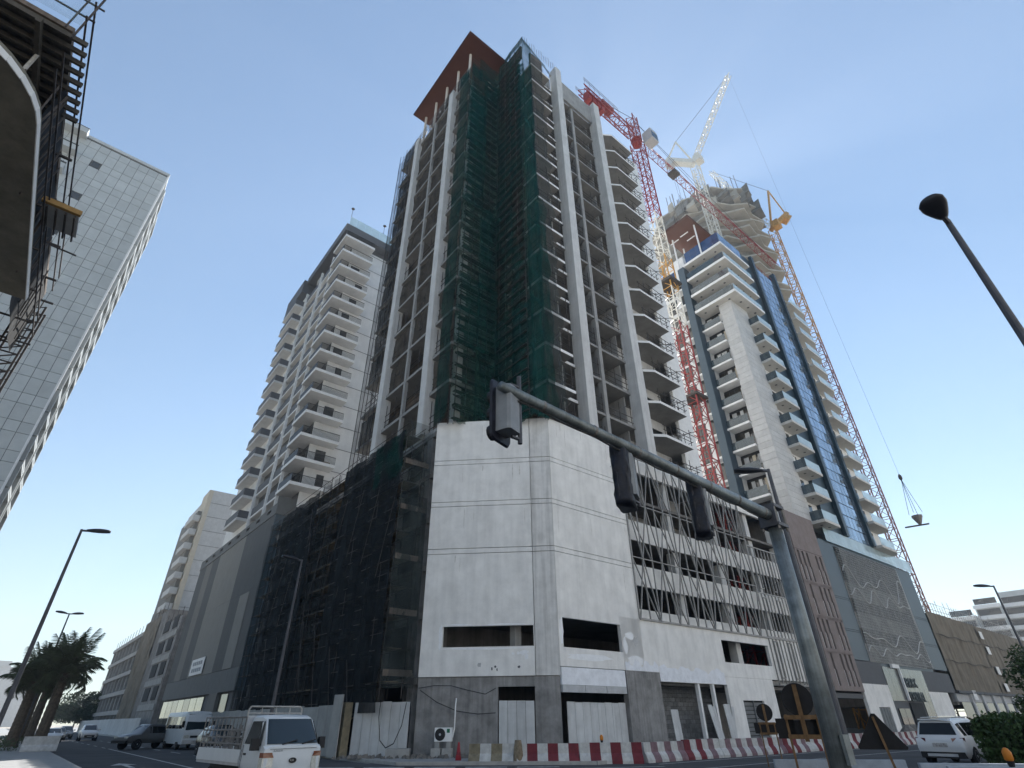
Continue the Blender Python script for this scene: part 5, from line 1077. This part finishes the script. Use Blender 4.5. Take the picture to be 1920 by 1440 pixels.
def suv(label, at, rz, paint, dark=False, L=1.0):
    t = thing('parked_suv', label, 'car', at, rz)
    S_ = [(-2.36,.50,.80,.86,.80,.72),(-2.30,.34,.95,1.02,.88,.80),(-2.20,.30,1.02,1.12,.905,.80),(-2.02,.28,1.03,1.62,.915,.65),(-1.55,.28,1.03,1.69,.92,.66),(.2,.28,1.01,1.70,.92,.67),(.62,.28,1.0,1.60,.92,.66),(1.25,.28,.99,1.05,.91,.78),(2.0,.28,.92,.97,.89,.76),(2.3,.34,.78,.83,.82,.68),(2.38,.42,.66,.70,.72,.6)]
    body(t, S_, C[paint])
    patch(t, [(-.70,-2.215,1.12),(.70,-2.215,1.12),(.58,-2.065,1.55),(-.58,-2.065,1.55)], 'rear_window', C['carglass'])
    patch(t, [(.66,1.24,1.07),(-.66,1.24,1.07),(-.56,.68,1.58),(.56,.68,1.58)], 'windscreen', C['windscreen'])
    for (i, j) in ((3,4),(4,5),(5,6)): glass_side(t, S_, i, j)
    for sx in (1,-1):
        m = M(); m.hexa([(sx*.50,-2.36,.86),(sx*.88,-2.24,.84),(sx*.90,-2.1,.86),(sx*.5,-2.28,.86),(sx*.48,-2.36,1.0),(sx*.89,-2.24,1.02),(sx*.91,-2.1,1.02),(sx*.5,-2.28,1.0)]); m.obj('tail_light', C['lightred'], t)
        m = M(); m.hexa([(sx*.45,2.33,.68),(sx*.82,2.2,.68),(sx*.82,2.0,.70),(sx*.45,2.2,.7),(sx*.45,2.31,.80),(sx*.84,2.18,.82),(sx*.86,2.0,.82),(sx*.45,2.2,.8)]); m.obj('headlight', C['lightclear'], t)
        m = M(); m.loft([[(sx*(.93+.01),.75+.0,1.02),(sx*1.10,.72,1.04),(sx*1.12,.72,1.16),(sx*.95,.75,1.15)],[(sx*.93,.9,1.04),(sx*1.06,.88,1.06),(sx*1.06,.88,1.14),(sx*.93,.9,1.13)]]); m.obj('mirror', C[paint], t)
        for y in (-1.42,1.42): wheel(t, sx*.82, y, .36)
    M().box(-.80,.80,-2.42,-2.2,.30,.52).obj('rear_bumper', C['plasticblack'], t); M().box(-.55,.55,-2.44,-2.41,.36,.46).obj('skid_plate', C['board'], t); M().box(-.27,.27,-2.385,-2.36,.70,.83).obj('number_plate', C['plate'], t)
    M().box(-.6,.6,2.30,2.40,.42,.62).obj('grille', C['plasticblack'], t); M().box(-.58,.58,-2.16,-1.9,1.66,1.70).obj('roof_spoiler', C[paint], t)
    for sx in (1,-1): M().tube((sx*.6,-1.7,1.74),(sx*.6,.3,1.76),.02,6).obj('roof_rail', C['carsilver'], t)
    return t
suv('white sport utility car seen from behind next to the hedge', (33.6,9.55), -math.pi/2-.02, 'carwhite')
t = thing('parked_sedan', 'white car half hidden between white car roof and hedge', 'car', (43.5,9.0), -math.pi/2)
S_ = [(-2.2,.4,.8,.85,.75,.65),(-2.1,.3,.92,.98,.86,.74),(-1.4,.28,.95,1.0,.88,.74),(-.9,.28,.95,1.42,.88,.58),(.4,.28,.94,1.45,.88,.6),(1.1,.28,.92,.97,.87,.74),(2.0,.3,.82,.86,.82,.7),(2.2,.4,.65,.7,.7,.6)]
body(t, S_, C['carwhite']); glass_side(t, S_, 3, 4); patch(t, [(-.62,-1.42,1.02),(.62,-1.42,1.02),(.5,-.95,1.38),(-.5,-.95,1.38)], 'rear_window', C['carglass'])
for sx in (1,-1):
    for y in (-1.35,1.35): wheel(t, sx*.78, y, .31)
def sedan_front(name, label, at, rz, paint, h=1.5, w=.88):
    t = thing(name, label, 'car', at, rz); k = h/1.5; q = w/.88
    S2 = [(-2.2,.4,.8*k,.85*k,.75*q,.65*q),(-2.1,.3,.92*k,1.0*k,.86*q,.74*q),(-1.7,.28,.95*k,1.40*k,.88*q,.58*q),(-.5,.28,.95*k,1.48*k,.88*q,.6*q),(.3,.28,.94*k,1.45*k,.88*q,.6*q),(1.05,.28,.92*k,.97*k,.87*q,.74*q),(1.95,.3,.80*k,.84*k,.82*q,.7*q),(2.15,.4,.62*k,.66*k,.7*q,.6*q)]
    body(t, S2, C[paint]); patch(t, [(.62*q,1.04,.99*k),(-.62*q,1.04,.99*k),(-.53*q,.36,1.43*k),(.53*q,.36,1.43*k)], 'windscreen', C['windscreen']); glass_side(t, S2, 3, 4); glass_side(t, S2, 2, 3)
    for sx in (1,-1):
        patch(t, [(sx*.42*q,2.165,.58*k),(sx*.74*q,2.09,.6*k),(sx*.76*q,2.02,.74*k),(sx*.42*q,2.1,.72*k)][::(1 if sx < 0 else -1)], 'headlight', C['lightclear'])
        M().box(min(sx*.88*q,sx*1.05*q),max(sx*.88*q,sx*1.05*q),.75,.9,.95*k,1.08*k).obj('mirror', C[paint], t)
        for y in (-1.35,1.35): wheel(t, sx*.78*q, y, .32*k)
    M().box(-.5*q,.5*q,2.14,2.19,.38,.54*k).obj('grille', C['plasticblack'], t); M().box(-.25,.25,2.185,2.20,.44,.54).obj('number_plate', C['plate'], t); return t
sedan_front('parked_suv', 'black parked car with white glints partly behind the truck bed', (11.55,44.5), math.pi, 'cardark', 1.7, .92)
sedan_front('oncoming_car', 'white car driving toward the camera in the middle of the left street', (9.4,98), math.pi, 'carwhite', 1.75, .95)
sedan_front('oncoming_car', 'pale car just behind the white car on the left street', (7.9,112), math.pi, 'carsilver', 1.6, .9)
sedan_front('oncoming_car', 'white car beside the base of the palm trunk', (5.4,92), math.pi, 'carwhite', 1.45, .88)
sedan_front('oncoming_car', 'small grey car between the palm trunk and the white car', (6.6,104), math.pi, 'carsilver', 1.45, .88)
# pickup
t = thing('pickup_truck', 'grey pickup parked askew beside the minibus', 'pickup', (10.3,61.6), math.pi*.66)
S_ = [(-2.5,.5,1.0,1.05,.84,.8),(-2.45,.45,1.05,1.09,.88,.84),(-.9,.42,1.06,1.10,.9,.84),(-.8,.42,1.06,1.70,.9,.66),(.5,.42,1.05,1.75,.9,.68),(.7,.42,1.05,1.68,.9,.67),(1.35,.42,1.04,1.10,.9,.76),(2.25,.45,.98,1.02,.88,.74),(2.5,.5,.8,.85,.8,.66)]
body(t, S_, C['cargrey']); glass_side(t, S_, 3, 4); glass_side(t, S_, 4, 5); patch(t, [(.66,1.32,1.12),(-.66,1.32,1.12),(-.56,.76,1.64),(.56,.76,1.64)], 'windscreen', C['windscreen']); M().box(-.78,.78,-2.35,-.95,1.06,1.105).obj('bed', C['plasticblack'], t)
for sx in (1,-1):
    for y in (-1.5,1.55): wheel(t, sx*.80, y, .38)
    M().box(min(sx*.4,sx*.78),max(sx*.4,sx*.78),2.42,2.5,.78,.92).obj('headlight', C['lightclear'], t)
M().box(-.84,.84,2.45,2.62,.45,.65).obj('bumper', C['plasticblack'], t)
# minibus
t = thing('minibus', 'white minibus with wide dark windscreen parked facing the camera', 'bus', (12.55,59.0), math.pi+.04)
def bring(y, zt, w, wt, zb=.38): h = [(0,zb),(w*.95,zb),(w,.6),(w,1.35),(wt,zt-.22),(wt*.9,zt-.05),(0,zt)]; return [(x,y,z) for x, z in h]+[(-x,y,z) for x, z in reversed(h[1:-1])]
m = M(); m.loft([bring(-3.2,2.5,1.0,.95),bring(-3.1,2.62,1.03,.98),bring(2.2,2.64,1.03,.98),bring(2.75,2.60,1.03,.96),bring(2.98,2.35,1.02,.93),bring(3.05,1.5,1.0,.96),bring(3.18,1.3,1.0,.96)]); o = m.obj('body', C['truckwhite'], t); smooth_by_angle(o, 40)
patch(t, [(.90,3.14,1.32),(-.90,3.14,1.32),(-.84,2.90,2.42),(.84,2.90,2.42)], 'windscreen', C['windscreen'])
for sx in (1,-1):
    for k in range(5): y = -2.8+k*1.08; patch(t, [(sx*1.036,y,1.42),(sx*1.036,y+1.0,1.42),(sx*1.003,y+1.0,2.25),(sx*1.003,y,2.25)][::(1 if sx > 0 else -1)], 'side_window', C['shop'] if sx > 0 and k % 2 else C['carglass'])
    for y in (-1.9,1.9): wheel(t, sx*.9, y, .40)
    M().box(min(sx*.55,sx*.9),max(sx*.55,sx*.9),3.16,3.22,.78,.98).obj('headlight', C['lightclear'], t); M().box(min(sx*1.05,sx*1.22),max(sx*1.05,sx*1.22),2.95,3.1,1.5,1.95).obj('mirror', C['plasticblack'], t)
M().box(-.95,.95,3.15,3.28,.42,.66).obj('bumper', C['board'], t); M().box(-.26,.26,3.28,3.29,.48,.60).obj('number_plate', C['plate'], t); M().box(-.45,.45,3.17,3.2,.80,.95).obj('grille', C['plasticblack'], t)
# small flatbed truck
t = thing('flatbed_truck', 'small white flatbed truck with caged cargo bed in the left foreground', 'truck', (6.60,20.9), math.pi+.10)
S_ = [(2.56,.50,.92,.98,.80,.72),(2.52,.40,1.16,1.22,.86,.79),(2.40,.38,1.23,1.30,.872,.80),(1.98,.38,1.24,1.92,.875,.72),(1.7,.38,1.24,1.985,.875,.72),(1.05,.38,1.24,1.975,.875,.72),(.98,.42,1.22,1.93,.86,.70)]
cab = body(t, S_, C['truckwhite'], 'cab')
rows_ = []
for k in range(7):
    f = k/6; y = 2.42+(1.97-2.42)*f; z = 1.275+(1.885-1.275)*f; w = .775+(.675-.775)*f; rows_.append([(w*math.sin(math.pi/2*(i-5)/5*.999)*1.0, y+.018+.05*(1-((i-5)/5)**2), z) for i in range(11)])
m = M(); m.loft(rows_, False, False); ws = m.obj('windscreen', C['windscreen'], t, smooth=True)
for sx in (1,-1):
    for (ya, yb, yc, yd, nm) in ((1.12,2.02,1.86,1.14,'side_window'),(2.06,2.28,2.0,1.92,'quarter_window')): patch(t, [(sx*.878,ya,1.27),(sx*.878,yb,1.27),(sx*.752,yc,1.83),(sx*.752,yd,1.83)][::(1 if sx > 0 else -1)], nm, C['carglass'])
    M().bar((sx*.80,2.0,1.28),(sx*.755,1.86,1.8),.03).obj('window_post', C['truckwhite'], t)
    m = M(); m.hexa([(sx*.90,2.16,1.13),(sx*1.12,2.12,1.13),(sx*1.12,2.24,1.13),(sx*.90,2.28,1.13),(sx*.92,2.14,1.42),(sx*1.12,2.10,1.42),(sx*1.12,2.22,1.42),(sx*.92,2.26,1.42)]); m.obj('mirror', C['plasticblack'], t); M().bar((sx*.84,2.2,1.25),(sx*.95,2.2,1.25),.05).obj('mirror_arm', C['plasticblack'], t)
    for (z0, z1, mm, nm) in ((.96,1.08,'lightamber','indicator'),(.56,.955,'lightclear','headlight')):
        m = M(); m.hexa([(sx*.58,2.60,z0),(sx*.86,2.54,z0),(sx*.885,2.34,z0),(sx*.6,2.48,z0),(sx*(.64 if z1 > 1 else .58),2.585,z1),(sx*.865,2.53,z1),(sx*.888,2.34,z1),(sx*.6,2.46,z1)]); m.obj(nm, C[mm], t)
    for (y, r) in ((1.75,.33),(-1.35,.30)): wheel(t, sx*.74, y, r)
    M().bar((sx*.876,1.1,.45),(sx*.876,1.1,1.24),.012).obj('door_seam', C['frame'], t); M().box(min(sx*.87,sx*.89),max(sx*.87,sx*.89),1.2,1.36,1.0,1.05).obj('door_handle', C['plasticblack'], t)
for x, dx in ((.35,-.45),(-.25,-.42)):
    M().bar((x,2.49,1.26),(x+dx,2.47,1.36),.025).obj('wiper', C['plasticblack'], t)
M().box(-.86,.86,2.46,2.64,.36,.58).obj('bumper', C['truckwhite'], t); M().box(-.45,.45,2.64,2.655,.40,.52).obj('bumper_intake', C['plasticblack'], t); M().box(-.70,.70,2.545,2.555,1.155,1.165).obj('panel_seam', C['frame'], t)
e_ = M().lathe([(.115,0),(.115,.012)],(0,2.575,.88),20,'y').obj('emblem', C['plasticblack'], t); e_.scale = (1,1,.58); e_.location = (0,0,.37)
letters('KIA', 'emblem_letter', C['chrome'], t, (.078,2.592,.862), .075, .002, rz=math.pi, sx=.9); letters('BONGO III', 'badge_letter', C['slatedark'], t, (.60,2.562,1.10), .055, .002, rz=math.pi, sx=1.0)
M().box(-.86,.86,-2.55,.92,.72,.84).obj('bed_floor', C['board'], t); M().box(-.4,.4,-2.5,1.6,.45,.70).obj('chassis', C['plasticblack'], t)
for sx in (1,-1): M().box(min(sx*.84,sx*.88),max(sx*.84,sx*.88),-2.54,.90,.80,1.12).obj('drop_side', C['truckwhite'], t)
M().box(-.84,.84,-2.56,-2.52,.80,1.12).obj('tail_board', C['truckwhite'], t)
m = M()
for sx in (1,-1):
    for z in (1.25,1.42,1.60,1.95): m.tube((sx*.86,-2.52,z),(sx*.86,.88,z),.022,6)
    for k in range(12): m.tube((sx*.86,-2.5+k*.305,1.12),(sx*.86,-2.5+k*.305,1.95),.016,5)
for z in (1.25,1.6,1.95): m.tube((-.86,-2.52,z),(.86,-2.52,z),.022,6)
m.obj('cargo_cage', C['steel'], t)
M().box(-.84,.84,.86,.90,1.12,1.98).obj('headboard', C['board'], t)
m = M(); m.path([(-.86,.88,1.95),(-.86,.88,2.14),(-.80,.88,2.22),(.80,.88,2.22),(.86,.88,2.14),(.86,.88,1.95)],.025,8); m.tube((-.86,.88,2.04),(.86,.88,2.04),.02,6)
for x in (-.45,0,.45): m.tube((x,.88,2.0),(x,.88,2.22),.018,6)
m.obj('head_rack', C['palesteel'], t)
m = M(); rr = random.Random(2)
for k in range(60): x = rr.uniform(-.8,.8); y = rr.uniform(-2.4,.7); m.tube((x,y,.84),(x+rr.uniform(-.2,.2),y+rr.uniform(-.2,.2),1.3+rr.uniform(0,.45)),.03,5)
m.obj('cargo', C['steel'], t, kind='stuff')
# ================================================================ palms, hedge, trees
def frond(L, droop, seed):
    rr = random.Random(seed); m = M(); n = 22; P = []
    for i in range(n+1): f = i/n; P.append(Vector((L*f*math.cos(droop*f*.9), 0, L*(.55*f-droop*.55*f*f))))
    for i in range(n): m.tube(P[i],P[i+1],.03*(1-i/n)+.006,3)
    for i in range(2,n+1):
        f = i/n; ll = .62*L*.30*(math.sin(math.pi*min(1,.15+f*.82))**.7)+.1
        for s_ in (1,-1):
            for q in (0,.5):
                p = P[i-1]+(P[i]-P[i-1])*q; d = Vector((.55+rr.uniform(-.1,.1), s_*(.78+rr.uniform(-.1,.1)), -.25-.4*droop*f+rr.uniform(-.12,.12))).normalized()*ll; w = Vector((.022,0,.0))
                m.add([p-w, p+w, p+d*.6+w*.8-Vector((0,0,.03)), p+d-Vector((0,0,.12*ll))], [(0,1,2,3)])
    return m.mesh('frond', C['frond'])
fm = [frond(2.7,.5,1),frond(2.9,.95,2),frond(2.6,1.35,3)]
def palm(label, at, h, seed, s_=1.0):
    t = thing('palm_tree', label, 'palm tree', at); rr = random.Random(seed); prof = []
    for k in range(26): z = h*k/25; prof.append(((.30-.08*k/25+(.025 if k % 2 else 0)+(.10 if k > 22 else 0))*s_, z))
    M().lathe(prof,(0,0,0),10).obj('trunk', C['bark'], t)
    for k in range(56):
        f = k/56; o = put('frond', fm[0 if f < .3 else 1 if f < .68 else 2], t, (0,0,h-.05-.35*f*s_)); o.rotation_euler = (0, -1.05+1.35*f+rr.uniform(-.12,.12), k*2.399+rr.uniform(-.2,.2)); q = s_*rr.uniform(.85,1.1); o.scale = (q,q,q)
    return t
palm('nearest palm tree with the thickest trunk on the planted median', (3.0,64,.3), 5.2, 1, 1.42)
palm('palm tree left of the thick trunk with a lower drooping crown', (1.3,66,.3), 4.6, 2, 1.25)
palm('palm tree second behind the thick trunk in the median row', (2.6,75,.3), 5.6, 3, 1.25)
palm('palm tree third in the median row, slim trunk', (2.3,86,.3), 5.6, 4, 1.0)
palm('palm tree last in the median row behind the others', (1.6,98,.3), 5.8, 5, 1.0)
bt = barrier_mesh(2.2,[0],[C['barwhite']],.95)
tag(put('planter_barrier', bt, None, (1.85,59.6,.1), -.02), 'white concrete barrier with a red smear at the end of the palm median', 'barrier')
def leaves(m, c, r, n, size, seed, squash=1.0, shell=.5):
    rr = random.Random(seed)
    for _ in range(n):
        while True:
            p = Vector((rr.uniform(-1,1),rr.uniform(-1,1),rr.uniform(-1,1)))
            if p.length <= 1 and rr.random() < shell+p.length*(1-shell): break
        q = Vector((c[0]+p.x*r[0], c[1]+p.y*r[1], c[2]+p.z*r[2])); a = Vector((rr.gauss(0,1),rr.gauss(0,1),rr.gauss(0,.7))).normalized()*size*rr.uniform(.6,1.3); b = a.cross(Vector((rr.gauss(0,1),rr.gauss(0,1),rr.gauss(0,1)))).normalized()*size*.45
        m.add([q-a, q+b*.9, q+a, q-b*.9], [(0,1,2,3)])
t = thing('clipped_hedge', 'dense dark clipped hedge at the lower right', 'hedge', (34,5)); rr = random.Random(6)
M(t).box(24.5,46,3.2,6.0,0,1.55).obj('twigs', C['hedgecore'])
m = M(t)
for k in range(15000):
    f = rr.random(); x = 24.2+22*(rr.random()**1.5); 
    if f < .45: p = (x, 6.25+rr.gauss(0,.08), rr.uniform(.05,1.72))
    elif f < .8: p = (x, rr.uniform(3,6.3), 1.72+rr.gauss(0,.06)+.05*math.sin(x*3))
    else: p = (24.25+rr.gauss(0,.08), rr.uniform(3,6.3), rr.uniform(.05,1.74))
    a = Vector((rr.gauss(0,1),rr.gauss(0,1),rr.gauss(0,1))).normalized()*rr.uniform(.05,.10); b = a.cross(Vector((rr.gauss(0,1),rr.gauss(0,1),rr.gauss(0,1)))).normalized()*.045; q = Vector(p)
    m.add([q-a,q+b,q+a,q-b],[(0,1,2,3)])
m.obj('foliage', C['hedge'], kind='stuff')
def tree(label, at, h, clumps, leaf, seed, mtl, n=420):
    t = thing('leafy_tree', label, 'tree', at); rr = random.Random(seed)
    m = M(t); m.tube((at[0],at[1],0),(at[0]+.1,at[1],h*.45),.2,8,.13)
    for c in clumps: m.tube((at[0]+.1,at[1],h*.42),(at[0]+c[0]*.8,at[1]+c[1]*.8,c[2]),.08,6,.03)
    m.obj('trunk', C['bark']); m = M(t)
    for k, c in enumerate(clumps): leaves(m,(at[0]+c[0],at[1]+c[1],c[2]),(c[3],c[3],c[3]*.75),n,leaf,seed+k)
    m.obj('crown', mtl, kind='stuff'); return t
rr = random.Random(31)
tree('dark leafy tree behind the hedge at the right edge', (43.5,6.6), 5, [(rr.uniform(-1.9,1.9),rr.uniform(-1.6,1.5),rr.uniform(2.0,4.6),rr.uniform(.6,1.1)) for _ in range(22)], .13, 5, C['leaf'])
tree('sunlit bushy tree at the far end of the left street', (15,196), 9, [(rr.uniform(-5,5),rr.uniform(-3,3),rr.uniform(3,8.5),rr.uniform(1.6,2.6)) for _ in range(20)], .4, 8, C['leaf'], 260)
m = M()
for k in range(14): leaves(m,(.4+rr.uniform(-.3,3),61+k*2.5,.5),(.9,1.2,.45),150,.09,200+k)
o = m.obj('ground_cover', C['hedge']); o["kind"] = "stuff"; o["label"] = "low dark shrubs under the palm trees"; o["category"] = "shrubs"
for i, lab in enumerate(('low shaded mound of gravel before the entrance doors',)):
    m = M(); n = 14; rg_ = []
    for k in range(5): f = k/4; rg_.append([(66.5+1.6*(1-f*.85)*math.cos(2*math.pi*j/n)*(1+.12*math.sin(j*3)), 22.6+1.1*(1-f*.85)*math.sin(2*math.pi*j/n), .12+1.0*f) for j in range(n)])
    m.loft(rg_); tag(m.obj('gravel_heap', C['rubble']), lab, 'gravel heap')
# ================================================================ the air between the camera and the far towers
m = M(); m.box(-1520,1520,-1520,1520,-1.2,180); o = m.obj('haze', None); o["kind"] = "stuff"; o["label"] = "pale dusty haze over the whole street"; o["category"] = "haze"
hm = bpy.data.materials.new('haze_air'); hm.use_nodes = True; hn = hm.node_tree.nodes; hn.remove(hn["Principled BSDF"])
pv = hn.new("ShaderNodeVolumePrincipled"); pv.inputs["Color"].default_value = (.88,.92,.96,1); pv.inputs["Density"].default_value = .00065; pv.inputs["Anisotropy"].default_value = .3
hm.node_tree.links.new(pv.outputs[0], hn["Material Output"].inputs["Volume"]); o.data.materials.clear(); o.data.materials.append(hm)
